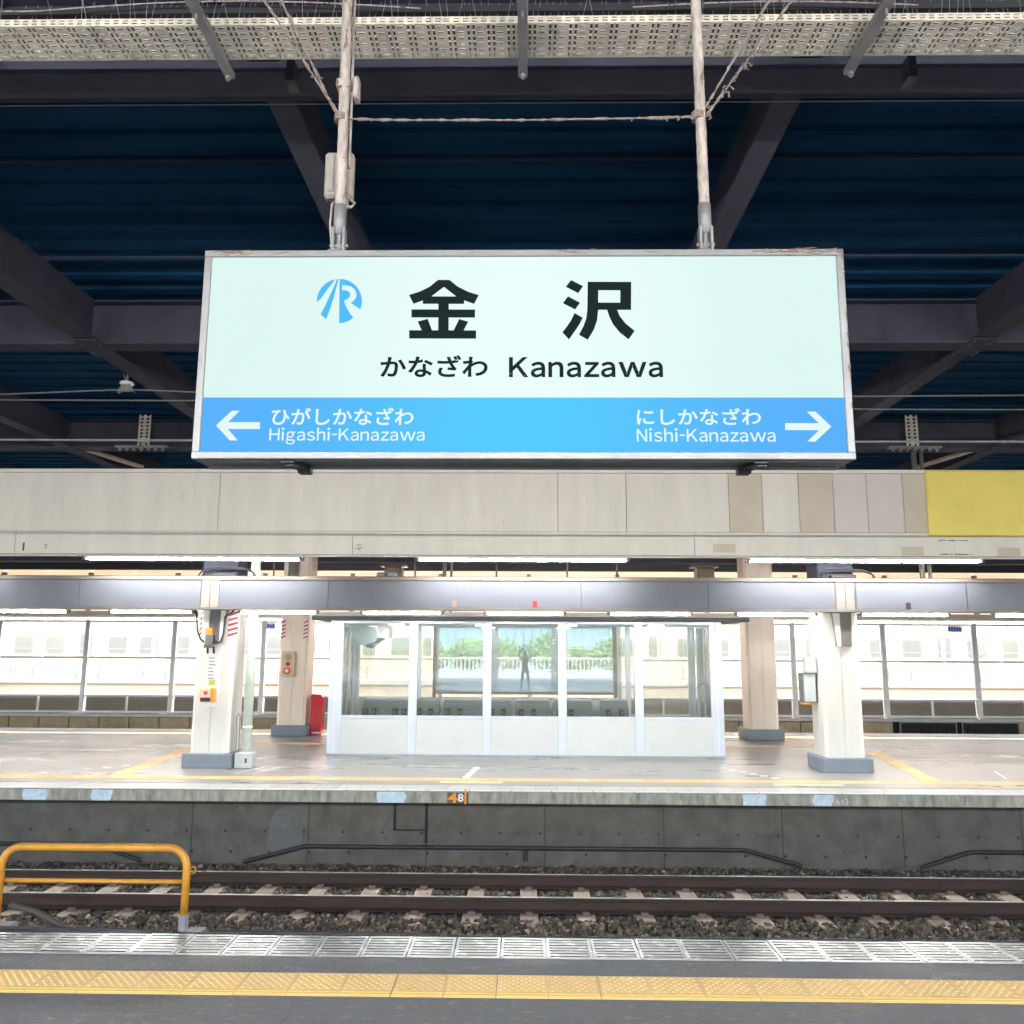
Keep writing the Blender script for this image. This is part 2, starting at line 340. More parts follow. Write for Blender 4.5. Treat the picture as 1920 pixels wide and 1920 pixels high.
for k in range(6): bmk.box(-1.02+.02*k, -.9+.02*k, 14.18+.2*k, 14.3+.2*k, FZ-.003, FZ+.004)
for s_ in (-4.9, -4.6, 8.0): bmk.add([(s_, 14.4, FZ+.004), (s_+.03, 14.4, FZ+.004), (s_+.33, 15.3, FZ+.004), (s_+.3, 15.3, FZ+.004)], [(0, 1, 2, 3)])
bmk.build('white_dashes', M['white'], fp)
# face wall of the far platform
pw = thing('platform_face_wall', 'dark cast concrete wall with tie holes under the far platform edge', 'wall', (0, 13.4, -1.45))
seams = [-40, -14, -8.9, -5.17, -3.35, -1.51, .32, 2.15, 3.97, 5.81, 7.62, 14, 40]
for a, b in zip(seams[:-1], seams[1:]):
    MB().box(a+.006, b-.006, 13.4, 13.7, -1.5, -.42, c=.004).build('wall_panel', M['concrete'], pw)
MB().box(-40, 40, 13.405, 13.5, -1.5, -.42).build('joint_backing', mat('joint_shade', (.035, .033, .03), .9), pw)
ledge = MB()
for z in (-.665, -.885): ledge.box(-40, 40, 13.392, 13.3995, z-.003, z+.003)
ledge.build('shutter_line', M['concrete'], pw)
hm = MB().lathe((0, 0, 0), [(.021, -.006), (.021, .004)], 10, 'y').mesh('tie_hole', M['hole'])
for k in range(28): 
    piece('tie_hole', hm, pw, (-8.3+.61*k, 13.399, -.895)); 
    if k % 2 or abs(k-14) > 4: piece('tie_hole', hm, pw, (-8.2+.61*k, 13.399, -1.2))
for k in range(60): piece('tie_hole', hm, pw, (random.uniform(-8, 8), 13.3995, random.uniform(-1.25, -.5))).scale = (random.uniform(.25, .6),)*3
MB().box(-2.03, -1.99, 13.39, 13.399, -.86, -.44).box(-2.03, -1.51, 13.39, 13.399, -.87, -.85).box(-1.54, -1.5, 13.385, 13.3985, -1.05, -.44).build('inspection_hatch_frame', M['hole'], pw)
single(MB().prism([(-3.98, -1.1), (-3.95, -.75), (-3.88, -.6), (-3.72, -.52), (-3.55, -.6), (-3.45, -.78), (-3.42, -1.22), (-3.6, -1.26), (-3.9, -1.24)], 13.393, 13.3985), 'wall_patch', mat('pale_wall_patch', (.115, .11, .105), .85, .15, 4), 'pale rounded patch on the dark wall under the far platform, left of centre', 'wall patch')
cp = MB()
def hump(x0, x1, xa, xb): return [(x0, 13.3, -1.33), (x0+.05, 13.3, -1.31), (xa-.05, 13.3, -1.11), (xa+.02, 13.3, -1.09), (xb-.02, 13.3, -1.09), (xb+.05, 13.3, -1.11), (x1-.05, 13.3, -1.3), (x1, 13.3, -1.33)]
for n_, (a, lab) in enumerate(((hump(-10.2, -5.9, -9.5, -6.62), 'thick black cable looping over the wall behind the yellow handrail'), (hump(-4.3, 4.2, -3.4, 3.38), 'long black cable running low along the middle of the dark concrete wall'), (hump(6.0, 12.5, 6.75, 11.8), 'black cable rising on the dark wall at the right edge'))):
    single(MB().tube(a, .03, 8), 'wall_cable', M['cable'], lab, 'cable', 'cables along the far platform wall', True)
single(MB().box(-.02, .01, 13.36, 13.398, -1.3, -1.12).box(.03, .055, 13.36, 13.398, -1.3, -1.12), 'cable_bracket', M['cable'], 'short vertical bracket pair holding the long black wall cable', 'bracket')
for x0, x1, t_, lab in ((-7.6, -7.22, 0, 'whitish square patch at the far left of the platform edge'), (-6.55, -6.22, 0, 'pale blue square patch on platform edge, second from the left'), (-2.22, -1.78, 1, 'smeared pale patch on platform edge left of the orange number'), (3.25, 3.62, 0, 'pale blue patch on platform edge below the kiosk right corner'), (4.3, 4.62, 0, 'pale blue patch on platform edge beside the white scrawl')):
    pts = [(x0+random.uniform(0, .03), -.215), (x1-random.uniform(0, .03), -.215), (x1+random.uniform(-.02, .02), -.29), (x1-random.uniform(0, .05), -.372), (x0+random.uniform(0, .05), -.372), (x0+random.uniform(-.02, .02), -.3)]
    single(MB().prism(pts, 12.9265, 12.9292), 'paint_patch', M['patch'], lab, 'paint patch', 'paint patches on the far platform edge')
# orange 48 mark
nm = thing('number_mark', 'orange and white number 48 with upright bar on the far platform edge', 'marking', (-1.0, 12.92, -.3))
MB().box(-1.16, -.84, 12.9255, 12.9285, -.375, -.22).build('dark_backing', M['stain'], nm)
text('digits', '4', -1.15, -1.01, -.365, -.225, 12.922, M['orange'], nm, .03); text('digits', '8', -1.0, -.915, -.35, -.235, 12.921, M['white'], nm, .02)
MB().box(-.9, -.872, 12.92, 12.9245, -.385, -.17).build('bar', M['orange'], nm)
sc_ = MB()
for a in ([(4.66, -.34), (4.67, -.28), (4.66, -.31), (4.7, -.32), (4.7, -.35), (4.67, -.36)], [(4.72, -.30), (4.74, -.29), (4.74, -.33), (4.72, -.345)], [(4.78, -.27), (4.81, -.275), (4.82, -.30), (4.80, -.36)]):
    sc_.tube([(x, 12.926, z) for x, z in a], .004, 5)
single(sc_, 'chalk_scrawl', M['white'], 'small white handwritten scrawl on the far platform edge at right', 'marking')

# track ----------------------------------------------------------------
SZ = -1.345
tr = thing('railway_track', 'rusty railway track on pale concrete sleepers before the far platform', 'track', (0, 11.57, SZ))
prof = [(-.065, 0), (.065, 0), (.065, .012), (.012, .035), (.010, .125), (.033, .135), (.035, .165), (.028, .174), (-.028, .174), (-.035, .165), (-.033, .135), (-.010, .125), (-.012, .035), (-.065, .012)]
for y in (11.05, 12.11):
    rl = MB().prism([(y+a, SZ+.01+b) for a, b in prof], -30, 30, 'x').build('rail', M['rail_side'], tr)
    MB().box(-30, 30, y-.027, y+.027, SZ+.184, SZ+.1855).build('running_surface', M['rail_top'], rl)
sm = MB()
sm.prism([(-.13, -.17), (.13, -.17), (.11, 0), (-.11, 0)], -1.0, 1.0, 'y')
sm_me = sm.mesh('sleeper', M['sleeper'])
clp = MB().prism([(-.03, 0), (.03, 0), (.03, .045), (.005, .05), (-.01, .028), (-.03, .024)], -.045, .045, 'x').mesh('rail_clip', M['clip'])
SLX = [.06+.716*k for k in range(-13, 14)]
for x in SLX:
    s_ = piece('sleeper', sm_me, tr, (x, 11.58, SZ+random.uniform(-.004, .006)), (random.uniform(-.004, .004), 0, random.uniform(-.01, .01)))
    for y in (11.05, 12.11):
        for q in (-1, 1): piece('rail_clip', clp, s_, (x, y+q*.098, SZ+.001), (0, 0, 0 if q > 0 else PI_))
# near hidden track: rails of the track beside the near platform
t2 = thing('railway_track', 'second track hidden below the near platform edge', 'track', (0, 7.6, SZ))
for y in (7.07, 8.14): MB().prism([(y+a, SZ+.01+b) for a, b in prof], -30, 30, 'x').build('rail', M['rail_side'], t2)
# ballast stones: real stones
def stones(name, n, x0, x1, y0, y1, zf, smin, smax, skip):
    phi = (1+5**.5)/2; T = np.array([(-1, phi, 0), (1, phi, 0), (-1, -phi, 0), (1, -phi, 0), (0, -1, phi), (0, 1, phi), (0, -1, -phi), (0, 1, -phi), (phi, 0, -1), (phi, 0, 1), (-phi, 0, -1), (-phi, 0, 1)])/1.9
    Fc = np.array([(0, 11, 5), (0, 5, 1), (0, 1, 7), (0, 7, 10), (0, 10, 11), (1, 5, 9), (5, 11, 4), (11, 10, 2), (10, 7, 6), (7, 1, 8), (3, 9, 4), (3, 4, 2), (3, 2, 6), (3, 6, 8), (3, 8, 9), (4, 9, 5), (2, 4, 11), (6, 2, 10), (8, 6, 7), (9, 8, 1)])
    P = np.column_stack([RNG.uniform(x0, x1, n), RNG.uniform(y0, y1, n)]); P = P[~skip(P[:, 0], P[:, 1])]; n = len(P)
    A = RNG.normal(size=(n, 3, 3)); Q, _ = np.linalg.qr(A); s = RNG.uniform(smin, smax, n)[:, None]*RNG.uniform(.6, 1.15, (n, 3))
    V = T[None]*(1+RNG.uniform(-.2, .2, (n, 12, 1)))*s[:, None, :]; V = np.einsum('nij,nkj->nki', Q, V)
    V[:, :, 0] += P[:, :1]; V[:, :, 1] += P[:, 1:2]; V[:, :, 2] += (zf(P[:, 0], P[:, 1])+RNG.uniform(-.012, .02, n))[:, None]
    me = bpy.data.meshes.new(name); nv = n*12; me.vertices.add(nv); me.vertices.foreach_set('co', V.reshape(-1))
    FF = (Fc[None]+np.arange(n)[:, None, None]*12).reshape(-1); nf = n*20
    me.loops.add(nf*3); me.loops.foreach_set('vertex_index', FF.astype(np.int32)); me.polygons.add(nf); me.polygons.foreach_set('loop_start', np.arange(0, nf*3, 3, dtype=np.int32))
    ca = me.attributes.new('tint', 'FLOAT', 'FACE'); ca.data.foreach_set('value', np.repeat(np.clip(RNG.lognormal(-.25, .55, n), .25, 3.2), 20).astype(np.float32))
    me.update(); me.materials.append(M['ballast']); o = bpy.data.objects.new(name, me); COL.objects.link(o); return o
bt = M['ballast'].node_tree; at = bt.nodes.new('ShaderNodeAttribute'); at.attribute_name = 'tint'
vmn = next(n for n in bt.nodes if n.type == 'VECT_MATH'); old = vmn.inputs['Scale'].links[0].from_socket
mu = bt.nodes.new('ShaderNodeMath'); mu.operation = 'MULTIPLY'; bt.links.new(old, mu.inputs[0]); bt.links.new(at.outputs['Fac'], mu.inputs[1]); bt.links.new(mu.outputs[0], vmn.inputs['Scale'])
def zf(x, y): return np.where(y < 10.73, -1.352-.06*(10.73-y), np.where(y > 12.7, -1.40, -1.382))
slx = np.array(SLX)
def skip(x, y):
    d = np.abs(x[:, None]-slx[None]).min(1); r = ((np.abs(y-11.05) < .08) | (np.abs(y-12.11) < .08))
    return ((d < .125) & (y > 10.74) & (y < 12.56) & (RNG.uniform(size=len(x)) > .03)) | r
tag(stones('ballast', 46000, -8.3, 8.3, 9.1, 13.38, zf, .017, .045, skip), 'loose brown grey ballast stones around the rails', 'ballast', None, 'stuff')
MB().box(-30, 30, 9.0, 13.42, -1.5, -1.405).build('ballast_bed', M['bed'])['kind'] = 'structure'

# yellow handrail at the platform edge ----------------------------------
hr = thing('handrail', 'yellow tubular handrail at the left beyond the near platform edge', 'handrail', (-3.1, 6.3, -.3))
def arc(c, r, a0, a1, n=7): return [(c[0]+r*math.cos(R(a0+(a1-a0)*i/n)), 6.3, c[1]+r*math.sin(R(a0+(a1-a0)*i/n))) for i in range(n+1)]
MB().tube([(-3.81, 6.3, -.1)]+arc((-3.67, .36), .14, 180, 90)+arc((-2.59, .36), .14, 90, 0)+[(-2.45, 6.3, .04)], .028, 12).build('top_loop', M['handrail'], hr, True)
MB().tube([(-3.80, 6.32, .262), (-2.46, 6.32, .262)], .016, 10).build('middle_bar', M['handrail'], hr, True)
MB().tube([(-2.45, 6.3, -.4), (-2.45, 6.3, .045)], .034, 12).build('post_sleeve', M['galv'], hr, True)
MB().tube([(-3.81, 6.3, -.4), (-3.81, 6.3, -.09)], .034, 12).build('post_sleeve', M['galv'], hr, True)
MB().tube([(-2.42, 6.3, .36), (-2.40, 6.3, .375), (-2.385, 6.3, .36), (-2.39, 6.3, .33), (-2.415, 6.3, .325)], .005, 6).build('chain_eye', M['handrail'], hr, True)
for a in ((-2.42, -2.30, 6.22, 6.36, -.12, -.055), (-3.99, -3.7, 6.2, 6.4, -.1, -.04)): MB().box(*a, c=.005).build('mounting_plate', M['galv'], hr)
MB().tube([(-3.70, 6.27, .11), (-3.5, 6.27, .06), (-3.26, 6.27, -.06)], .022, 8).build('sloping_pipe', mat('brown_pipe', (.04, .032, .027), .7), hr, True)
MB().tube([(-5, 6.22, -.03), (-2.9, 6.22, -.035), (-2.3, 6.22, -.07), (-1, 6.2, -.1)], .015, 6).tube([(-2.2, 6.25, -.05), (-.7, 6.25, -.055), (-.2, 6.22, -.1)], .012, 6).build('edge_cable', M['cable'], hr, True)

# ================================================================== ROOF
rf = struct('station_roof')
dk = MB(); pr = []; y = -8.0
while y < 25.6: pr += [(y, 6.42), (y+.17, 6.42), (y+.2, 6.395), (y+.37, 6.395)]; y += .4
pr2 = pr+[(pr[-1][0], 6.6), (pr[0][0], 6.6)]
dk.prism(pr2, -40, 40, 'x'); dk.build('roof_deck', M['roof'], rf)
def ibeam_x(name, y0, y1, z0, z1):
    c = (y0+y1)/2; return MB().box(-40, 40, y0, y1, z0, z0+.03).box(-40, 40, c-.015, c+.015, z0+.03, z1-.02).box(-40, 40, y0, y1, z1-.02, z1).build(name, M['beam'], rf)
for y0, y1, z0 in ((-6.4, -6.1, 5.72), (-.6, -.3, 5.72), (4.9, 5.2, 5.7), (10.0, 10.28, 5.75), (15.68, 16.0, 5.76), (21.4, 21.7, 5.76)): ibeam_x('cross_beam', y0, y1, z0, 6.335)
for x in (-13, -9.0, -5.56, -1.73, 1.83, 5.7, 9.1, 13):
    for a, b in ((-8, 4.88), (5.22, 9.98), (10.3, 15.66), (16.02, 21.38)):
        w_ = .1 if abs(x) < 2 else .13
        MB().box(x-w_, x+w_, a, b, 5.76, 5.79).box(x-.012, x+.012, a, b, 5.79, 6.335).build('long_beam', M['beam'], rf)
for s_ in (-1, 1): MB().add([(s_*8.85, 16.02, 5.77), (s_*8.7, 16.02, 5.77), (s_*8.35, 17.6, 5.77), (s_*8.5, 17.6, 5.77), (s_*8.85, 16.02, 5.82), (s_*8.7, 16.02, 5.82), (s_*8.35, 17.6, 5.82), (s_*8.5, 17.6, 5.82)], [(0, 1, 2, 3), (4, 5, 6, 7), (0, 1, 5, 4), (1, 2, 6, 5), (2, 3, 7, 6), (3, 0, 4, 7)]).build('brace', mat('pale_brace', (.42, .36, .32), .6), rf)
MB().box(-40, 40, 25.45, 25.62, 4.235, 5.1).build('end_girder', M['dark'], rf)
MB().box(-40, 40, 20.9, 21.3, 4.05, 4.75).build('low_girder', M['beam'], rf)
bolt = MB().lathe((0, 0, 0), [(.018, 0), (.018, -.014), (.012, -.016)], 6).mesh('bolt', M['beam'])
for y_, z_ in ((10.0, 5.75), (15.68, 5.76)):
    for x_ in (-9.0, -5.56, -1.73, 1.83, 5.7, 9.1):
        MB().box(x_-.17, x_+.17, y_-.16, y_+.0+.46, z_-.012, z_-.002).build('splice_plate', M['beam'], rf)
        for a in (-.12, .12):
            for b_ in (-.1, .0, .3, .4): piece('bolt', bolt, rf, (x_+a, y_+b_, z_-.012))
for x_ in (-7.4, -3.6, 3.7, 7.5):
    for y_, z_, w_ in ((5.05, 5.73, .14), (10.14, 5.78, .13)): MB().box(x_-.006, x_+.006, y_-w_, y_+w_, z_, 6.33).build('stiffener', M['beam'], rf)
MB().tube([(-20, 6.9, 6.33), (20, 6.9, 6.33)], .016, 6).tube([(-20, 8.8, 6.33), (20, 8.8, 6.33)], .012, 6).build('roof_conduit', M['beam'], rf)
# perforated cable tray
ct = thing('cable_tray', 'long perforated galvanised cable tray hanging under the roof along the top', 'cable tray', (0, 4.3, 5.45))
def tray_bottom(x0, x1):
    xs = [x0]; n = int((x1-x0)/.112); p = (x1-x0)/n
    for k in range(n):
        a = x0+k*p; xs += [a+.010, a+.024, a+.040, a+.054, a+.068, a+.102]
    xs.append(x1); ys = [4.205]; nr = 6; q = .27/nr
    for k in range(nr): ys += [4.214+k*q, 4.214+k*q+q*.22, 4.214+k*q+q*.52, 4.214+k*q+q*.76]
    ys.append(4.49)
    def hole(i, j):
        if i in (0, len(xs)-2) or j in (0, len(ys)-2): return False
        c = (i-1) % 6; r_ = (j-1) % 4
        return (c == 0 and r_ in (0, 1, 2)) or (c == 2 and r_ in (0, 1, 2)) or (c == 4 and r_ == 1)
    return plate(xs, ys, hole, 5.47, .003)
edges = [-4.6, -3.7, -1.85, 0, 2.0, 3.9, 4.8]
for a, b in zip(edges[:-1], edges[1:]):
    o = tray_bottom(a+.004, b-.004)
    o.build('tray_section', M['tray'], ct)
    n = int((b-a)/.052); p = (b-a-.008)/n; xs = [a+.004]
    for k in range(n): xs += [a+.004+k*p+.010, a+.004+k*p+.040]
    xs.append(b-.004)
    lp = plate(xs, [0, .010, .016, .028, .034, .045], lambda i, j: i % 2 == 1 and j in (1, 3), 0, .002)
    lp.v = [(x, 4.205+z, 5.47+y) for x, y, z in lp.v]; lp.build('tray_lip', M['tray'], ct)
    MB().box(a+.004, b-.004, 4.488, 4.49, 5.47, 5.52).build('tray_lip', M['tray'], ct)
MB().box(-4.6, 4.8, 4.22, 4.48, 5.56, 5.60).build('cable_bundle', M['dark'], ct)
for x, lab in ((-1.83, 0), (-.02, 0), (1.97, 0)):
    MB().box(x-.028, x+.028, 3.9, 4.60, 5.42, 5.462, c=.004).build('support_channel', M['galv'], ct)
    MB().tube([(x, 4.56, 5.38), (x, 4.56, 6.33)], .008, 6).lathe((x, 4.56, 5.39), [(.018, 0), (.018, .02)], 6).build('hanger_rod', M['galv'], ct)
    MB().tube([(x, 4.06, 5.38), (x, 4.06, 6.33)], .008, 6).build('hanger_rod', M['galv'], ct)
for x in (-1.52, 2.46): MB().box(x-.025, x+.025, 4.78, 4.88, 5.56, 5.70).box(x-.03, x+.03, 4.78, 4.9, 5.55, 5.56).build('beam_clamp', M['dark'], ct)
MB().tube([(-4.5, 5.22, 5.69), (-1, 5.21, 5.685), (4.5, 5.22, 5.69)], .004, 5).build('flange_wire', M['galv'], ct)
sp = thing('bird_spike_strip', 'row of thin steel bird spikes standing on the cable tray lip', 'bird spikes', (0, 4.2, 5.52))
MB().box(-4.5, 4.7, 4.215, 4.235, 5.512, 5.522).build('spike_base', M['tray'], sp)
spm = MB().tube([(0, 0, 0), (0, 0, .13)], .0016, 4).mesh('spike', M['spike'])
x = -4.4
while x < 4.5:
    if random.random() < .92: piece('spike', spm, sp, (x, 4.225+random.uniform(-.005, .005), 5.52), (random.uniform(-.3, .3), random.uniform(-.28, .28), 0))
    x += random.choice((.028, .035, .045, .06))
MB().tube([(-3+.1*k, 4.16, 5.53+.055*math.sin(max(0, (k-2)/22)*math.pi)) for k in range(25)], .004, 6).build('loose_wire', M['dusty'], ct)
MB().tube([(.6+.1*k, 4.16, 5.528+.03*math.sin(k/16*math.pi)) for k in range(17)], .004, 6).build('loose_wire', M['dusty'], ct)

# overhead wires, insulator, hanging strut
for pts, lab in (([(-12, 7.6, 3.9), (0, 7.6, 3.87), (12, 7.6, 3.88)], 'thin contact wire over the near track, lowest of the wires beside the sign'),
                 ([(-12, 11.3, 5.30), (-5.95, 11.3, 5.545), (-5.45, 11.3, 5.545), (-4.6, 11.3, 5.51), (0, 11.3, 5.43), (4.7, 11.3, 5.454), (12, 11.3, 5.50)], 'messenger wire passing under the white insulator, topmost of the wires'),
                 ([(-12, 11.25, 5.40), (-4.67, 11.25, 5.374), (4.9, 11.25, 5.25), (12, 11.25, 5.235)], 'middle overhead wire crossing behind the sign')):
    single(MB().tube(pts, .011, 6), 'overhead_wire', M['galv'], lab, 'wire', 'overhead wires', True)
ins = thing('insulator', 'white disc insulator on a clamp hanging below the left roof beam', 'insulator', (-5.7, 11.3, 5.55))
MB().lathe((-5.7, 11.3, 5.64), [(.03, .03), (.085, .02), (.10, 0), (.085, -.015), (.04, -.02)], 20).build('disc', M['white'], ins, True)
MB().prism([(-5.82, 5.50), (-5.79, 5.56), (-5.75, 5.62), (-5.65, 5.62), (-5.61, 5.56), (-5.57, 5.50), (-5.62, 5.53), (-5.77, 5.53)], 11.26, 11.34).build('clamp', M['galv'], ins)
MB().tube([(-5.7, 11.3, 5.66), (-5.7, 11.3, 5.77)], .012, 6).tube([(-5.76, 11.3, 5.77), (-5.73, 11.3, 5.72), (-5.70, 11.3, 5.67)], .008, 6).build('hanger', M['galv'], ins)
for sx, lab in ((-1, 'perforated strut hanging from the roof beam left of the sign, clamp row below'), (1, 'perforated strut hanging from the roof beam right of the sign, clamp row below')):
    st = thing('perforated_strut', lab, 'strut', (sx*7.45, 15.6, 5.7), 'perforated struts')
    x0 = sx*7.46; xs = [x0-.12, x0-.08, x0-.03, x0+.03, x0+.08, x0+.12]; ys = [0]
    for k in range(11): ys += [.02+k*.072, .02+k*.072+.04]
    ys.append(.82)
    b = plate(xs, ys, lambda i, j: i in (1, 3) and j % 2 == 1, 0, .004); b.v = [(x, 15.62+z, 5.78+y) for x, y, z in b.v]; b.build('slotted_plate', M['tray'], st)
    b = MB(); b.box(x0-.5, x0+.5, 15.5, 15.64, 5.74, 5.77)
    for k in range(7): b.lathe((x0-.42+.14*k, 15.55, 5.66), [(.012, 0), (.035, .03), (.03, .08)], 8)
    b.build('clamp_row', M['galv'], st)

# ================================================================== SIGN
sg = thing('station_sign', 'large lit blue and white hanging sign reading 金沢 Kanazawa', 'sign', (-.017, 3.4, 2.72))
X0, X1, Y0, Y1, Z0, Z1 = -1.375, 1.345, 3.30, 3.515, 2.722, 3.636; fw = .030
for nme, a in (('frame_rail', (X0, X1, Y0, Y0+.03, Z1-fw, Z1)), ('frame_rail', (X0, X1, Y0, Y0+.03, Z0, Z0+fw))):
    box(nme, M['sign_frame'], sg, *a, c=.003)
for a in ((X0+.0005, X0+fw+.002, Y0+.0008, Y0+.029, Z0+fw-.001, Z1-fw+.001), (X1-fw-.002, X1-.0005, Y0+.0008, Y0+.029, Z0+fw-.001, Z1-fw+.001)): box('frame_stile', M['sign_frame'], sg, *a, c=.003)
MB().box(X0+.002, X1-.002, Y0+.03, Y1-.03, Z0+.004, Z1-.002).build('box_body', M['sign_body'], sg)
MB().box(X0, X1, Y1-.03, Y1, Z0, Z1, c=.003).build('rear_frame', M['sign_frame'], sg)
MB().box(X0+.02, X1-.02, Y1-.05, Y1-.042, Z0-.004, Z0+.004).build('bottom_bead', M['sign_frame'], sg)
MB().box(X0+.01, X1-.01, Y0+.03, Y0+.034, Z0-.003, Z0+.004).build('bottom_bead', M['sign_frame'], sg)
# lit faces: uneven light of the tubes behind the acrylic
def lit(name, ca, cb, k=1.0, white=False):
    m = bpy.data.materials.new(name); m.use_nodes = True; t = m.node_tree; t.nodes.clear(); N = t.nodes; L = t.links
    tc = N.new('ShaderNodeTexCoord'); sp_ = N.new('ShaderNodeSeparateXYZ'); L.new(tc.outputs['Object'], sp_.inputs[0])
    ab = N.new('ShaderNodeMath'); ab.operation = 'ABSOLUTE'; L.new(sp_.outputs[0], ab.inputs[0])
    r = N.new('ShaderNodeMapRange'); r.interpolation_type = 'SMOOTHSTEP'; r.inputs['From Min'].default_value = 0; r.inputs['From Max'].default_value = 1.25; L.new(ab.outputs[0], r.inputs['Value'])
    n = N.new('ShaderNodeTexNoise'); n.inputs['Scale'].default_value = 1.3; mp = N.new('ShaderNodeMapping'); mp.inputs['Scale'].default_value = (.5, 1, 2.2); L.new(tc.outputs['Object'], mp.inputs[0]); L.new(mp.outputs[0], n.inputs['Vector'])
    ma = N.new('ShaderNodeMath'); ma.operation = 'MULTIPLY_ADD'; ma.inputs[1].default_value = .5; ma.inputs[2].default_value = -.25; L.new(n.outputs['Fac'], ma.inputs[0])
    ad = N.new('ShaderNodeMath'); ad.operation = 'ADD'; ad.use_clamp = True; L.new(r.outputs[0], ad.inputs[0]); L.new(ma.outputs[0], ad.inputs[1])
    mx = N.new('ShaderNodeMix'); mx.data_type = 'RGBA'; L.new(ad.outputs[0], mx.inputs['Factor']); mx.inputs['A'].default_value = (*lin(ca), 1); mx.inputs['B'].default_value = (*lin(cb), 1)
    e = N.new('ShaderNodeEmission'); L.new(mx.outputs['Result'], e.inputs[0]); e.inputs[1].default_value = K*k
    o = N.new('ShaderNodeOutputMaterial'); L.new(e.outputs[0], o.inputs[0]); return m
LW = lit('lit_white_acrylic', (.925, 1.0, 1.0), (.87, .97, .95)); LB = lit('lit_blue_acrylic', (.345, .80, 1.0), (.36, .70, .99))
LT = lit('lit_white_film', (.93, 1, 1), (.90, .98, .975)); LE = emit('lit_blue_film', lin((.33, .75, 1.)), K)
FY = Y0+.008; ZB = 2.985
MB().box(X0+fw, X1-fw, FY, FY+.006, ZB, Z1-fw).build('white_light_panel', LW, sg)
MB().box(X0+fw, X1-fw, FY, FY+.006, Z0+fw, ZB-.0005).build('blue_light_panel', LB, sg)
def sx(px): return -1.3515+(px-391.5)*(2.664/1172.)                 # drawing units of the lettering artwork -> metres (whole sign face)
KX = 2.664/1183.; 
def ax(px, py):                                                      # artwork coordinates: 0..1 across the face at that height
    l = 395-(py-484)*22/364; r = 1566+(py-478)*24/368
    return X0+fw+(px-l)/(r-l)*(X1-X0-2*fw)
def az(px, py):
    t = py+ (px-980)*6/1190*(1-(py-480)/366*.66)
    q = (t-481)/(847-481); return (Z1-fw)-(q+.014*q*(1-q)*1.0)*(Z1-Z0-2*fw)
_n = [0]
def art(name, pts, m, f):
    _n[0] += 1; P = [f(*p) for p in pts]; P = [(ax(*p), az(*p)) for p in P]
    return MB().prism(P, FY-.0012-.00015*(_n[0] % 7), FY-.0003)
z1 = lambda x, y: (560+x/2.6667, 480+y/2.6667)
glyphs = {'kanji_gold': [
  [(700, 122), (758, 122), (800, 156), (850, 181), (905, 199), (882, 243), (832, 225), (792, 205), (730, 157), (668, 205), (628, 225), (578, 243), (555, 199), (610, 181), (660, 156)],
  [(625, 206), (832, 206), (832, 243), (625, 243)], [(703, 243), (755, 243), (755, 272), (703, 272)], [(568, 272), (887, 272), (887, 312), (568, 312)],
  [(703, 312), (755, 312), (755, 377), (703, 377)], [(600, 333), (650, 320), (672, 378), (620, 378)], [(808, 320), (853, 333), (830, 378), (780, 378)], [(557, 377), (893, 377), (893, 418), (557, 418)]],
 'kanji_marsh': [
  [(1367, 121), (1427, 152), (1403, 187), (1341, 155)], [(1352, 204), (1412, 236), (1388, 270), (1327, 238)], [(1385, 288), (1426, 312), (1410, 345), (1390, 375), (1358, 421), (1325, 385), (1345, 360), (1368, 325)],
  [(1450, 130), (1667, 130), (1667, 172), (1450, 172)], [(1613, 172), (1667, 172), (1667, 271), (1613, 271)], [(1503, 235), (1613, 235), (1613, 271), (1503, 271)],
  [(1450, 172), (1503, 172), (1503, 271), (1498, 325), (1482, 372), (1452, 422), (1408, 397), (1430, 355), (1444, 315), (1449, 270)],
  [(1548, 271), (1598, 271), (1610, 302), (1640, 340), (1685, 377), (1656, 420), (1612, 386), (1577, 343), (1558, 303)]]}
for nme, ps in glyphs.items():
    b = MB()
    for p in ps:
        a = art(nme, p, None, z1); b.add(a.v, a.f)
    b.build(nme, M['letter'], sg)
cx, cy, rad = 204.5, 231.5, 113.5
def ca(a0, a1, n=10): return [(cx+rad*math.cos(R(a0+(a1-a0)*i/n)), cy-rad*math.sin(R(a0+(a1-a0)*i/n))) for i in range(n+1)]
em_ = [ca(101, 182)+[(108, 222), (122, 203), (143, 172), (165, 145)],
       [(192, 119), (200, 118), (192, 150), (175, 215), (158, 270), (139, 321), (124, 311), (111, 298), (135, 250), (160, 195), (180, 150)],
       [(205, 118), (218, 119), (218, 176), (236, 176), (250, 181), (259, 192), (258, 206), (246, 220), (228, 228), (233, 247), (248, 276), (262, 298), (275, 314), (258, 327), (240, 335), (222, 341), (204, 342)],
       [(219, 119)]+ca(82, -21, 14)+[(290, 258), (262, 240), (278, 228), (289, 212), (291, 192), (281, 170), (262, 156), (243, 151), (219, 150)]]
b = MB()
for p in em_: a = art('e', p, None, z1); b.add(a.v, a.f)
b.build('round_emblem', LE, sg)
za = lambda x, y: (350+x/3.048, 720+y/3.05); zb = lambda x, y: (980+x/3., 720+y/3.)
art('a', [(166, 243), (258, 160), (302, 160), (235, 224), (420, 224), (420, 262), (235, 262), (292, 326), (246, 326)], None, za).build('left_arrow', LT, sg)
art('a', [(1737, 236), (1648, 318), (1604, 318), (1668, 255), (1480, 255), (1480, 217), (1668, 217), (1600, 153), (1648, 153)], None, zb).build('right_arrow', LT, sg)
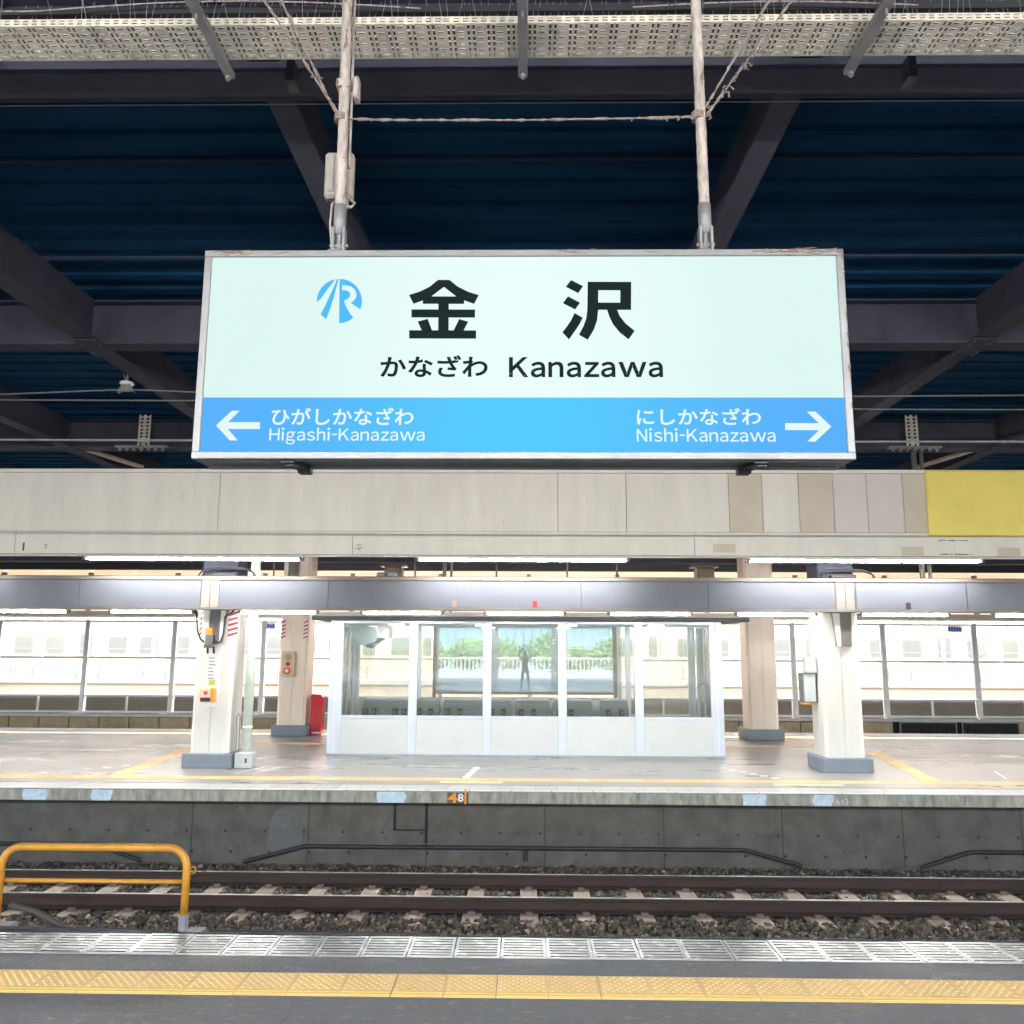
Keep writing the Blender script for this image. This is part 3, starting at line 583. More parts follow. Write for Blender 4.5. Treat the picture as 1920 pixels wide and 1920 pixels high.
def latin(body, x0, x1, y0, y1, m, bold, gap=.10):
    xm, ym = (x0+x1)/2, (y0+y1)/2; X0_, X1_, Z0_, Z1_ = ax(x0, ym), ax(x1, ym), az(xm, y1), az(xm, y0)
    cur = 0; gl = []
    for ch in body:
        c = bpy.data.curves.new('t', 'FONT'); c.body = chr(ord(ch)+0xFEE0); c.offset = bold; c.resolution_u = 4
        o = bpy.data.objects.new('tmp', c); COL.objects.link(o); bpy.context.view_layer.update(); me = bpy.data.meshes.new_from_object(o); bpy.data.objects.remove(o)
        a = np.empty(len(me.vertices)*3); me.vertices.foreach_get('co', a); a = a.reshape(-1, 3); a[:, 0] -= a[:, 0].min()
        if ch == '-': a[:, 0] *= .36
        a[:, 0] *= {'a': .86, 'n': .90, 'z': .88, 'w': .98, 's': .85, 'h': .9, 'g': .86, 'K': .92, 'H': .9, 'N': .9}.get(ch, 1)
        g_ = gap*(.55 if ch in 'wz' else .75 if ch in 'K' else 1); a[:, 0] += cur; cur = a[:, 0].max()+g_; gl.append((me, a))
    mn = min(a[:, 0].min() for _, a in gl); mx = max(a[:, 0].max() for _, a in gl); zn = min(a[:, 1].min() for _, a in gl); zx = max(a[:, 1].max() for _, a in gl)
    b = MB()
    for me, a in gl: b.add([(X0_+(p[0]-mn)/(mx-mn)*(X1_-X0_), FY-.0018, Z0_+(p[1]-zn)/(zx-zn)*(Z1_-Z0_)) for p in a], [tuple(q.vertices) for q in me.polygons])
    return solid(b.build('lettering', m, sg), .001)
def T(body, x0, x1, y0, y1, m, bold):
    xm, ym = (x0+x1)/2, (y0+y1)/2
    return solid(text('lettering', body, ax(x0, ym), ax(x1, ym), az(xm, y1), az(xm, y0), FY-.001, m, sg, bold), .001)
T('かなざわ', 715, 917, 668, 709, M['letter'], .022); latin('Kanazawa', 957, 1245, 671, 709, M['letter'], .022)
T('ひがしかなざわ', 510, 778, 766, 798, LT, .014); latin('Higashi-Kanazawa', 506, 799, 803, 834, LT, .004, .105)
T('にしかなざわ', 1197, 1428, 765, 796, LT, .014); latin('Nishi-Kanazawa', 1197, 1455, 802, 827, LT, .004, .105)
for x, s_ in ((-.985, 1), (.97, -1)):
    MB().box(x-.03, x+.03, Y0+.025, Y0+.05, Z0-.012, Z0+.003, c=.003).prism([(x-.012, Y0+.05), (x+.02, Y0+.04), (x+s_*.04+.02, Y0+.15), (x+s_*.04-.02, Y0+.155)], Z0-.02, Z0-.002, 'z').box(x+s_*.04-.028, x+s_*.04+.028, Y0+.14, Y0+.19, Z0-.03, Z0-.002, c=.004).build('latch', M['dark'], sg)
# hanging poles, dusty and flaking
def rough_tube(path, r, amp, n=8, step=.03):
    P = [Vector(p) for p in path]; out = []; 
    for a, b_ in zip(P[:-1], P[1:]):
        k = max(1, int((b_-a).length/step)); out += [a.lerp(b_, i/k) for i in range(k)]
    out.append(P[-1]); return MB().tube([(p[0]+random.uniform(-amp, amp)*.4, p[1]+random.uniform(-amp, amp)*.4, p[2]) for p in out], r, n, rr=[max(.002, r+random.uniform(-amp, amp)) for _ in out])
for x, xt in ((-.826, -.84), (.79, .775)):
    rough_tube([(x, 3.41, 3.86), (xt, 3.41, 6.3)], .0235, .0011, 12, .02).build('hanger_pole', M['dusty'], sg, True)
    MB().tube([(x, 3.41, 3.76), (x, 3.41, 3.90)], .028, 12).build('pole_sleeve', M['galv'], sg, True)
    MB().box(x-.03, x-.018, 3.385, 3.43, 3.65, 3.79, c=.002).box(x+.018, x+.03, 3.385, 3.43, 3.65, 3.79, c=.002).tube([(x-.04, 3.41, 3.71), (x+.04, 3.41, 3.71)], .009, 6).tube([(x, 3.41, 3.65), (x, 3.41, 3.78)], .012, 8).box(x-.05, x+.05, 3.37, 3.45, Z1, Z1+.012).build('pole_bracket', M['galv'], sg)
    rough_tube([(x-.035, 3.40, 3.655), (x-.01, 3.39, 3.675), (x+.03, 3.41, 3.66)], .02, .010, 7, .012).build('dust_clump', M['web'], sg, kind='stuff')
    MB().tube([(xt+.0, 3.41, 4.312), (xt, 3.41, 4.345)], .030, 12).build('pole_clamp', M['web'], sg)
MB().tube([(-.853, 3.44, 4.9), (-.845, 3.445, 4.5), (-.84, 3.44, 4.2), (-.815, 3.43, 4.0), (-.80, 3.43, 3.9)], .008, 8).tube([(-.805, 3.435, 5.0), (-.80, 3.435, 4.1)], .007, 8).build('conduit_cable', M['dusty'], sg, True)
MB().tube([(-.84, 3.44, 3.96), (-.87, 3.43, 3.92), (-.872, 3.42, 3.82), (-.86, 3.41, 3.72), (-.845, 3.40, 3.68)], .005, 6).tube([(-.80, 3.44, 3.96), (-.77, 3.44, 3.93), (-.78, 3.42, 3.90), (-.82, 3.40, 3.895)], .006, 6).build('drop_cable', M['dusty'], sg, True)
MB().box(-.865, -.80, 3.38, 3.45, 4.475, 4.515, c=.006).box(-.79, -.765, 3.40, 3.46, 4.43, 4.54, c=.006).build('clamp_block', M['dusty'], sg)
MB().box(-.915, -.785, 3.445, 3.50, 3.965, 4.19, c=.012).box(-.895, -.87, 3.438, 3.445, 3.99, 4.165, c=.003).box(-.815, -.80, 3.438, 3.445, 3.99, 4.165, c=.003).build('junction_box', mat('dusty_box', (.27, .25, .235), .8, .15, 10, bump=.5, bsc=50), sg)
def bez(a, b, sag, n=14):
    a, b = Vector(a), Vector(b); return [a.lerp(b, i/n)-Vector((0, 0, sag*4*(i/n)*(1-i/n))) for i in range(n+1)]
rough_tube([(-.833, 3.41, 4.327), (-.81, 3.40, 4.32), (-.6, 3.40, 4.312), (0, 3.40, 4.309), (.6, 3.40, 4.316), (.78, 3.41, 4.33)], .0055, .003, 6, .02).build('cross_wire', M['web'], sg, True)
for a, b in (((-.84, 3.41, 4.33), (-1.23, 3.41, 4.95)), ((-.845, 3.41, 4.315), (-1.15, 3.42, 4.95)), ((.785, 3.41, 4.33), (1.14, 3.41, 4.95)), ((.80, 3.41, 4.315), (1.25, 3.41, 4.95))):
    d = Vector(b)-Vector(a); b2 = Vector(a)+d*2.0
    rough_tube([a, b, b2], .0062, .0034, 6, .018).build('guy_wire', M['web'], sg, True)
cl = MB()
for _ in range(34):
    t = random.random()**1.5; s_ = random.choice((-1, 1, 1)); x = s_*(.84+t*.3) if s_ < 0 else .80+t*.33
    z = 4.33+t*.46; x += random.uniform(0, .02); y = 3.40
    a = [(x, y, z)]; 
    for _k in range(4): a.append((a[-1][0]+random.uniform(-.012, .014), y+random.uniform(-.008, .008), a[-1][2]-random.uniform(-.004, .012)))
    cl.tube(a, .003, 5, rr=[random.uniform(.0015, .005) for _ in a])
for _ in range(22):
    x = random.choice((random.uniform(-.82, -.62), random.uniform(.45, .78))); a = [(x, 3.4, 4.318)]
    for _k in range(3): a.append((a[-1][0]+random.uniform(-.012, .012), 3.4, a[-1][2]-random.uniform(-.003, .009)))
    cl.tube(a, .003, 5, rr=[random.uniform(.0015, .005) for _ in a])
cl.build('hanging_cobweb', M['web'], sg, kind='stuff')
cl = MB()
for _ in range(46):
    x = random.choice((random.uniform(-1.36, -1.2), random.uniform(.98, 1.34), random.uniform(-1.3, 1.3), random.uniform(1.0, 1.34))); a = [(x, 3.299, 3.632-random.uniform(0, .012))]
    for _k in range(4): a.append((min(1.338, a[-1][0]+random.uniform(.003, .022)), 3.2985, min(3.640, a[-1][2]+random.uniform(-.008, .008))))
    cl.tube(a, .0015, 4, rr=[random.uniform(.0006, .0024) for _ in a])
for _ in range(14):
    z = random.uniform(2.8, 3.6); a = [(1.342+random.uniform(-.006, .003), 3.299, z+.012*k) for k in range(3)]; cl.tube(a, .002, 4, rr=[random.uniform(.0008, .003) for _ in a])
cl.build('dirt_streaks', M['stain'], sg, kind='stuff')

# ================================================================== FASCIA over the far platform
fa = thing('canopy_fascia', 'long cream panelled fascia spanning above the far platform', 'fascia', (0, 14.3, 3.5))
MB().box(-40, 40, 14.2, 14.5, 4.957, 5.022, c=.006).build('top_trim', M['cream'], fa)
MB().box(-40, 40, 14.24, 14.5, 3.5, 4.957).build('backing', M['stain'], fa)
pl = [(-17, -11.3, 'cream'), (-11.3, -5.37, 'cream'), (-5.37, .57, 'cream'), (.57, 1.76, 'cream'), (1.76, 3.54, 'cream'), (3.54, 4.12, 'beige'), (4.12, 4.75, 'cream'), (4.75, 5.35, 'beige'), (5.35, 5.93, 'pinkish'), (5.93, 6.55, 'pinkish'), (6.55, 7.2, 'beige'), (7.2, 12.5, 'cream'), (12.5, 17, 'cream')]
for a, b, m in pl: MB().box(a+.004, b-.004, 14.205+random.uniform(0, .003), 14.24, 3.917, 4.95, c=.003).build('upper_panel', M[m], fa)
for a, b in ((-17, -8.9), (-8.9, -2.99), (-2.99, 2.92), (2.92, 8.9), (8.9, 17)): MB().box(a+.004, b-.004, 14.2, 14.24, 3.51, 3.912, c=.003).build('lower_panel', M['cream'], fa)
for x0, x1, z0, z1_ in ((3.24, 3.62, 3.565, 3.71), (6.46, 6.83, 3.52, 3.672), (8.09, 8.47, 3.515, 3.665)): MB().box(x0, x1, 14.192, 14.199, z0, z1_, c=.002).build('blank_plate', M['beige'], fa)
b = MB()
for z in (3.785, 3.545):
    x = 7.1
    while x < 7.62:
        d = random.uniform(.02, .07); b.box(x, x+d, 14.196, 14.199, z-random.uniform(.004, .012), z+random.uniform(.004, .010)); x += d+random.choice((.002, .005, .03))
b.box(-8.76, -8.73, 14.196, 14.199, 3.56, 3.70)
for k in range(3): b.box(-8.38, -8.33, 14.196, 14.199, 3.6+.03*k, 3.61+.03*k)
for k in range(6): b.box(-2.95+random.uniform(0, .1), -2.9+random.uniform(0, .1), 14.196, 14.199, 3.57+.022*k, 3.578+.022*k)
b.box(.62-1.0, .625-1.0, 14.197, 14.199, 4.05, 4.1)
b.build('glue_stain', M['stain'], fa, kind='stuff')
# wrinkled yellow sheet
nx, nz = 60, 22; vs = []; fs = []
for i in range(nx+1):
    for j in range(nz+1):
        u, v = i/nx, j/nz; x = 6.95+u*4.6; z = 3.845+v*1.17
        wv = .010*math.sin(x*5+v*3)*(1-v)+.014*math.exp(-((v-.12)/.05)**2)*(.5+.5*math.sin(x*7.3))+.010*math.exp(-((v-.25-.12*math.sin(x*2.2))/.06)**2)
        vs.append((x-.02*(1-v)*(u == 0), 14.182-wv-.003*math.sin(x*13+z*9), z+.008*math.sin(x*4)*(1-v)))
for i in range(nx):
    for j in range(nz): a = i*(nz+1)+j; fs.append((a, a+nz+1, a+nz+2, a+1))
ysh = MB(); ysh.add(vs, fs); ysh = ysh.build('yellow_sheet', M['yellow_sheet'], None, True); solid(ysh, .003)
tag(ysh, 'wrinkled yellow sheet covering the fascia at the right edge', 'sheet')
def lampfix(x0, x1, y, z, label, group, tubes, wid=.11, tm_='tube'):
    o = thing('fluorescent_light', label, 'light', ((x0+x1)/2, y, z), group)
    MB().prism([(y-wid/2, z+.03), (y+wid/2, z+.03), (y+wid/3, z+.075), (y-wid/3, z+.075)], x0-.04, x1+.04, 'x').build('housing', M['white'], o)
    p = (x1-x0)/tubes
    for k in range(tubes): MB().tube([(x0+k*p+.02, y, z+.005), (x0+(k+1)*p-.02, y, z+.005)], .015, 10).build('tube', M[tm_], o, True)
    MB().box(x0-.05, x0-.0, y-wid/2, y+wid/2, z-.01, z+.04).box(x1, x1+.05, y-wid/2, y+wid/2, z-.01, z+.04).build('end_cap', M['trunk_frame'], o)
    return o
for x0, x1, lab in ((-14.0, -9.6, 'tube light under the fascia beyond the left edge'), (-7.64, -3.92, 'long tube light under the fascia above the left column'), (-1.84, 1.75, 'long tube light under the middle of the cream fascia'), (3.87, 7.8, 'long tube light under the fascia below the yellow sheet'), (9.8, 13.6, 'tube light under the fascia beyond the right edge')):
    lampfix(x0, x1, 14.3, 3.42, lab, 'tube lights under the fascia', 3, .2)
MB().box(-40, 40, 14.24, 14.46, 3.49, 3.50).build('fascia_soffit', M['white'], fa)

# ================================================================== SIGN TRUNK at the columns
tk = thing('light_trunk', 'long grey trunk with blank blue grey panels running in front of the columns', 'light trunk', (0, 14.9, 2.6))
MB().box(-40, 40, 14.82, 15.02, 2.60, 3.165).build('core', M['trunk_frame'], tk)
MB().box(-40, 40, 14.775, 15.04, 3.105, 3.175, c=.006).build('top_rail', M['trunk_frame'], tk)
MB().box(-40, 40, 14.79, 15.04, 2.575, 2.62, c=.005).build('bottom_rail', M['trunk_frame'], tk)
ps = [-17.3, -14.9, -12.6, -10.3, -8.03, -5.82]
for a, b in zip(ps[:-1], ps[1:]): MB().box(a+.006, b-.006, 14.8, 14.82, 2.622, 3.103, c=.002).build('blank_panel', M['trunk'], tk)
ps = [-5.49, -3.52, -1.23, 1.0, 3.26, 5.49]
for a, b in zip(ps[:-1], ps[1:]): MB().box(a+.006, b-.006, 14.8, 14.82, 2.622, 3.103, c=.002).build('blank_panel', M['trunk'], tk)
ps = [5.87, 7.82, 10.1, 12.4, 14.7, 17]
for a, b in zip(ps[:-1], ps[1:]): MB().box(a+.006, b-.006, 14.8, 14.82, 2.622, 3.103, c=.002).build('blank_panel', M['trunk'], tk)
for x in (-5.65, 5.68):
    MB().box(x-.158, x-.005, 14.797, 14.82, 2.62, 3.11, c=.002).box(x+.005, x+.158, 14.797, 14.82, 2.62, 3.11, c=.002).build('column_cover', mat('pale_taupe', (.30, .27, .24), .5), tk)
for x, m in ((-1.26, 'block'), (.18, 'redp'), (6.78, 'dark')): MB().box(x-.04, x+.04, 14.79, 14.799, 2.635, 2.75, c=.002).build('small_tag', M[m], tk)
for k, (x0, x1) in enumerate(((-10.1, -8.27), (-7.45, -6.0), (-5.1, -3.75), (-2.9, -1.5), (-.69, .69), (1.52, 2.94), (3.79, 5.15), (5.99, 7.49), (8.33, 9.8))):
    lampfix(x0, x1, 14.9, 2.525, ['leftmost slim light under the grey trunk at the left edge', 'slim light under grey trunk just left of the left column', 'slim light under grey trunk just right of the left column', 'slim light above the left part of the waiting room', 'slim light above the middle of the waiting room', 'slim light above the right part of the waiting room', 'slim light under grey trunk just left of the right column', 'slim light under grey trunk just right of the right column', 'rightmost slim light under the grey trunk at the right edge'][k], 'slim lights under the grey trunk', 1, .09)

for k in range(-3, 4): lampfix(2.9*k-.9, 2.9*k+.9, 21.0, 3.2, 'added tube light brightening the rear of the far platform, hidden behind the trunk', 'added tube lights over the rear edge', 1, .1)  # unseen lamp row added to brighten the peach wall and rear columns
# ================================================================== COLUMNS
def stripes(parent, x0, x1, y, z0, z1, face='y'):
    box('guard_sheet', M['white'], parent, x0, x1, y-.004, y-.001, z0, z1)
    h = (z1-z0)/5
    for k in range(5):
        a = z0+k*h; P = [(x0+.001, a), (x1-.001, a+.05), (x1-.001, a+.05+h*.45), (x0+.001, a+h*.45)]
        P = [(px, min(pz, z1)) for px, pz in P]
        MB().prism(P, y-.0065, y-.0045).build('red_stripe', M['redp'], parent)
def column(cx_, yf, m, lab):
    o = thing('platform_column', lab, 'column', (cx_, yf, FZ), 'columns on the far platform')
    MB().box(cx_-.44, cx_+.44, yf-.09, yf+.72, FZ, FZ+.245, c=.012).build('plinth', M['plinth'], o)
    x0, x1 = cx_-.345, cx_+.345; c = .06
    P = [(x0+c, yf), (cx_-.012, yf), (cx_-.012, yf+.012), (cx_+.012, yf+.012), (cx_+.012, yf), (x1-c, yf), (x1-c+.01, yf+.02), (x1, yf+.05), (x1, yf+.6), (x1-c, yf+.64), (x0+c, yf+.64), (x0, yf+.6), (x0, yf+.05), (x0+c-.01, yf+.02)]
    MB().prism(P, FZ+.245, 3.12 if yf < 18 else 6.3, 'z').build('cladding', m, o)
    if yf < 18: MB().box(x0+.02, x1-.02, yf+.02, yf+.6, 3.121, 6.3, c=.02).build('upper_shaft', M['beam'], o)
    return o
cl_ = column(-5.6, 15.06, M['column'], 'front left cream column with cables, striped guards and a button box')
cr_ = column(5.63, 15.06, M['column'], 'front right cream column with grey boxes on its left side')
bl = column(-5.62, 20.3, M['column2'], 'rear left peach column carrying a round red alarm button')
br = column(5.62, 20.0, M['column2'], 'rear right peach column beside the kiosk right end')
stripes(cl_, -5.97+.06, -5.86, 15.06, 2.1, 2.56); stripes(cl_, -5.38, -5.2, 15.06, 2.1, 2.56)
stripes(bl, -5.94, -5.84, 20.3, 2.1, 2.56); stripes(bl, -5.4, -5.29, 20.3, 2.1, 2.56)
for x, yf, p in ((5.7, 14.98, cr_), (-5.6, 14.98, cl_)):
    MB().prism([(x-.2, 2.57), (x+.2, 2.57), (x+.14, 1.98), (x-.14, 1.98)], yf+.0, yf+.078).build('haunch_bracket', M['trunk_frame'] if x > 0 else M['galv'], p)
    MB().prism([(x-.2, 2.57), (x-.09, 2.57), (x-.09, 1.98), (x-.14, 1.98)], yf-.05, yf-.001).prism([(x+.12, 2.57), (x+.2, 2.57), (x+.14, 1.98), (x+.11, 1.98)], yf-.05, yf-.001).build('bracket_web', M['column'], p)
# gear on the front left column
el = thing('emergency_button_post', 'white strip with orange and red emergency button box on the front left column', 'emergency button', (-5.6, 15.0, .9))
MB().box(-5.74, -5.46, 15.025, 15.05, .86, 1.92, c=.004).build('white_board', M['white'], el)
MB().box(-5.77, -5.52, 14.93, 15.024, .95, 1.2, c=.01).build('orange_box', M['orange'], el)
MB().box(-5.755, -5.58, 14.922, 14.93, 1.03, 1.185, c=.003).build('pale_face', M['peach'], el)
MB().box(-5.755, -5.58, 14.922, 14.9295, .965, 1.025, c=.002).build('dark_label', M['dark'], el)
MB().lathe((-5.665, 14.925, 1.11), [(.035, 0), (.035, -.015), (.02, -.03)], 12, 'y').build('red_button', M['red'], el)
for k in range(7): MB().box(-5.68, -5.68+random.uniform(.05, .13), 15.018, 15.0245, 1.35+.06*k, 1.37+.06*k).build('printed_line', M['grey_line'], el)
MB().box(-5.66, -5.54, 15.017, 15.0245, 1.24, 1.33).build('green_notice', mat('notice_green', (.45, .5, .1), .5), el)
cg = thing('cable_junction', 'orange capped junction box and looping cables at the top of the front left column', 'junction box', (-5.6, 14.95, 2.3))
MB().box(-5.73, -5.61, 14.9, 14.975, 2.13, 2.25, c=.008).build('orange_cap', M['orange'], cg)
MB().box(-5.73, -5.58, 14.9, 14.975, 1.97, 2.128, c=.008).build('grey_box', M['galv'], cg)
MB().box(-5.745, -5.6, 14.895, 14.975, 1.9, 1.965, c=.006).build('lower_box', M['brown_frame'], cg)
MB().tube([(-5.95, 14.95, 2.57), (-5.9, 14.9, 2.4), (-5.87, 14.88, 2.2), (-5.8, 14.88, 2.05), (-5.74, 14.9, 2.0)], .018, 8).tube([(-5.58, 14.9, 2.0), (-5.45, 14.9, 2.0), (-5.4, 14.9, 2.15), (-5.39, 14.9, 2.45), (-5.25, 14.92, 2.56)], .018, 8).tube([(-5.69, 14.94, 1.92), (-5.68, 14.94, 1.8)], .02, 8).tube([(-5.58, 14.94, 1.92), (-5.57, 14.94, 1.8)], .02, 8).build('looping_cable', M['cable'], cg, True)
b = MB()
for k in range(6): b.tube([(-5.66+.035*k, 14.93, 2.58), (-5.66+.03*k, 14.93, 2.25)], .006, 6)
b.build('thin_cable', M['galv'], cg)
MB().box(-5.47, -5.42, 14.95, 15.0, 2.15, 2.55, c=.004).build('coloured_sleeve', M['pinkish'], cg)
pp = thing('drain_pipe', 'pale green white drain pipe beside the front left column', 'pipe', (-4.98, 15.3, FZ))
MB().tube([(-4.98, 15.2, FZ), (-4.98, 15.2, 4.5)], .085, 16).build('pipe', mat('pale_green_pipe', (.66, .72, .66), .35), pp, True)
MB().tube([(-4.98, 15.2, .48), (-4.98, 15.2, .52)], .092, 16).build('collar', M['white'], pp, True)
MB().box(-5.12, -4.82, 15.02, 15.3, FZ, .07, c=.008).build('base_box', mat('pale_metal_box', (.5, .51, .52), .5), pp)
MB().box(-4.93, -4.9, 15.01, 15.019, -.1, -.02).build('keyhole', M['dark'], pp)
MB().tube([(-5.1, 15.02, .07), (-5.12, 15.02, .7), (-5.09, 15.02, .75), (-5.06, 15.02, .7), (-5.05, 15.02, .07)], .009, 6).build('bent_conduit', M['galv'], pp)
# boxes on the front right column
for args, lab in (((5.02, 5.26, 15.3, 15.55, .98, 1.5), 'larger grey switch box low on the left side of the front right column'), ((5.08, 5.27, 15.25, 15.45, 1.5, 1.78), 'smaller grey box above the switch box on the front right column')):
    o = thing('switch_box', lab, 'switch box', (args[0], args[2], args[4])); MB().box(*args, c=.008).build('case', M['galv'] if args[4] < 1.2 else mat('pale_box', (.6, .62, .58), .5), o); MB().box(args[0]+.02, args[1]-.02, args[2]-.01, args[2]-.0005, args[4]+.02, args[5]-.02, c=.002).build('door', mat('box_door', (.55, .58, .58), .45), o)
    if args[4] < 1.2: MB().box(args[0], args[0]+.12, args[2]-.01, args[3]-.02, args[4]-.035, args[4]-.001).build('orange_foot', M['orange'], o)
# alarm on rear left column
al = thing('alarm_box', 'beige alarm box with round red button and lamp on the rear left column', 'alarm box', (-5.7, 20.25, 1.5))
MB().box(-5.87, -5.56, 20.2, 20.295, 1.20, 1.8, c=.008).build('case', mat('alarm_beige', (.55, .43, .28), .5), al)
MB().lathe((-5.715, 20.2, 1.66), [(.085, 0), (.08, -.012)], 20, 'y').build('speaker_grille', mat('grille', (.33, .28, .20), .6), al)
MB().lathe((-5.715, 20.2, 1.50), [(.05, 0), (.05, -.02), (.03, -.05)], 16, 'y').build('red_lamp', M['red'], al, True)
MB().lathe((-5.73, 20.2, 1.34), [(.085, 0), (.085, -.015), (.06, -.02)], 20, 'y').build('button_ring', M['redp'], al); MB().lathe((-5.73, 20.178, 1.34), [(.045, 0), (.04, -.012)], 16, 'y').build('button', M['white'], al)
MB().tube([(-5.70, 20.29, 1.8), (-5.70, 20.29, 3.0)], .012, 6).build('conduit', M['column2'], al)
MB().box(-5.86, -5.6, 20.285, 20.298, .98, 1.17, c=.002).build('pale_notice', M['pinkish'], al)
rc = thing('red_case', 'glossy red upright case standing right of the rear left column', 'case', (-5.04, 20.5, FZ))
MB().prism([(-5.2, FZ+.02), (-5.17, FZ), (-4.97, FZ), (-4.93, FZ+.04), (-4.90, .70), (-4.94, .76), (-5.16, .78), (-5.19, .74)], 20.45, 20.75).build('shell', M['red'], rc)
MB().box(-5.14, -4.94, 20.442, 20.449, -.15, -.12).build('base_trim', M['white'], rc)

# ================================================================== WAITING ROOM
KY, KB = 17.03, 19.35
k_ = thing('waiting_room', 'white glazed waiting room with dark flat roof standing on the far platform', 'waiting room', (0, KY, FZ))
MB().box(-4.3, 4.5, 16.75, 19.6, 2.458, 2.535, c=.005).build('roof_edge', M['kroof'], k_)
MB().box(-4.28, 4.48, 16.77, 19.58, 2.536, 2.585, c=.005).build('roof_sheet', M['ledge'], k_)
MB().box(-3.95, 3.95, 17.05, 19.3, 2.40, 2.457).build('ceiling', M['white'], k_)
for x0, x1 in ((-3.97, -3.70), (3.74, 3.99)):
    box('corner_post', M['lav'], k_, x0, x1, KY, KY+.14, FZ, 2.457, c=.006); box('corner_post', M['lav'], k_, x0, x1-.1, KB-.12, KB, FZ, 2.457, c=.006)
    MB().box((x0+x1)/2-.02, (x0+x1)/2+.02, KY-.008, KY-.0005, FZ+.01, 2.44).build('post_rib', M['white'], k_)
mu_ = (-2.265, -.76, .76, 2.305)
for x in mu_: box('mullion', M['lav'], k_, x-.085, x+.085, KY-.004, KY+.09, FZ, 2.457, c=.005)
bx = [-3.70]+[v for x in mu_ for v in (x-.085, x+.085)]+[3.74]
for k in range(5):
    a, b = bx[2*k]+.002, bx[2*k+1]-.002
    box('lower_panel', M['kpanel'], k_, a, b, KY+.01, KY+.05, FZ+.02, .50, c=.003); box('sill', M['lav'], k_, a, b, KY, KY+.08, .502, .565, c=.004)
    box('head_rail', M['lav'], k_, a, b, KY+.01, KY+.08, 2.40, 2.456, c=.003); box('base_rail', M['lav'], k_, a, b, KY, KY+.07, FZ, FZ+.018)
    box('window_pane', M['glass'], k_, a, b, KY+.035, KY+.043, .566, 2.398)
# side walls with double doors
for s_, xx in ((-1, -3.9), (1, 3.93)):
    for a, b, nm_ in ((17.18, 17.75, 'side_pane'), (17.8, 18.42, 'door'), (18.44, 19.06, 'door'), (19.1, 19.22, 'side_pane')):
        p = MB().box(xx-.02, xx+.02, a, a+.045, FZ+.02, 2.39).box(xx-.02, xx+.02, b-.045, b, FZ+.02, 2.39).box(xx-.02, xx+.02, a+.045, b-.045, FZ+.02, .12).box(xx-.02, xx+.02, a+.045, b-.045, 2.33, 2.39).build(nm_ + '_frame' if nm_ == 'side_pane' else nm_, M['lav'], k_)
        box('pane', M['glass'], p, xx-.004, xx+.004, a+.046, b-.046, .121, 2.329)
    for y in (18.36, 18.5): MB().tube([(xx-s_*.03, y, .75), (xx-s_*.07, y, .80), (xx-s_*.07, y, 1.1), (xx-s_*.03, y, 1.15)], .014, 8).build('door_handle', M['rail_top'], k_, True)
# rear wall: glazing, low wall, framed dark mirror-like window in the middle
bxr = [-3.85, -2.9, -2.1]; 
box('rear_low_wall', M['kpanel'], k_, 2.12, 3.85, KB-.06, KB-.02, FZ, .36); box('rear_low_wall', M['kpanel'], k_, -3.85, 2.12, KB-.06, KB-.02, FZ, .74)
for a, b in ((-3.85, -2.5), (-2.38, -2.12), (2.14, 2.30), (2.42, 3.74)): box('rear_pane', M['glass'], k_, a, b, KB-.045, KB-.037, .42 if a > 2 else .78, 2.39)
for x in (-2.44, 2.36): box('rear_mullion', M['lav'], k_, x-.055, x+.055, KB-.08, KB, .36, 2.4, c=.004)
mf = box('mirror_window', M['mirror'], k_, -2.02, 2.02, KB-.16, KB-.14, .93, 2.40)
MB().box(-2.1, -2.022, KB-.18, KB-.1, .8, 2.4).box(2.022, 2.1, KB-.18, KB-.1, .8, 2.4).box(-2.022, 2.022, KB-.18, KB-.1, .87, .928).build('window_frame', M['brown_frame'], mf)
for k in range(4): box('ceiling_light', M['ceil_lamp'], k_, -2.9+1.85*k, -2.6+1.85*k, 17.8, 17.95, 2.385, 2.398)
MB().tube([(3.5, 17.6, 2.3), (3.5, 17.6, 1.95)], .03, 8).build('hanging_lamp', M['white'], k_, True)
# things in the waiting room
def bench(x0, x1, lab, gaps):
    o = thing('bench', lab, 'bench', ((x0+x1)/2, 18.8, FZ), 'teal grey benches in the waiting room')
    MB().prism([(18.42, .22), (18.9, .20), (18.95, .30), (18.44, .32)], x0, x1, 'x').build('seat', M['teal'], o)
    MB().prism([(18.70, .30), (18.74, .52), (18.94, .72), (19.02, .72), (19.02, .60), (18.80, .28)], x0, x1, 'x').build('backrest', M['teal'], o)
    MB().box(x0+.01, x1-.01, 18.9, 19.12, .722, .775, c=.01).build('top_ledge', mat('pale_teal', (.24, .30, .31), .3), o)
    MB().box(x0+.15, x0+.2, 18.5, 18.9, FZ, .2).build('leg', M['galv'], o); MB().box(x1-.2, x1-.15, 18.5, 18.9, FZ, .2).build('leg', M['galv'], o)
    for x in gaps:
        MB().box(x-.05, x+.05, 18.5, 18.64, .33, .60, c=.012).box(x-.05, x+.05, 18.64, 18.71, .47, .60).build('armrest', M['black'], o)
        MB().box(x-.018, x+.018, 18.488, 18.499, .50, .545).build('armrest_badge', M['galv'], o)
bench(-3.62, -2.52, 'leftmost dark bench in the waiting room, nearest the left doors', (-3.5, -3.3, -2.85, -2.65))
bench(-2.44, -1.9, 'short dark bench behind the left window post', (-2.32, -2.06)); bench(-1.82, -.3, 'long dark bench under the left part of the mirror window', (-1.68, -1.42, -.72, -.46))
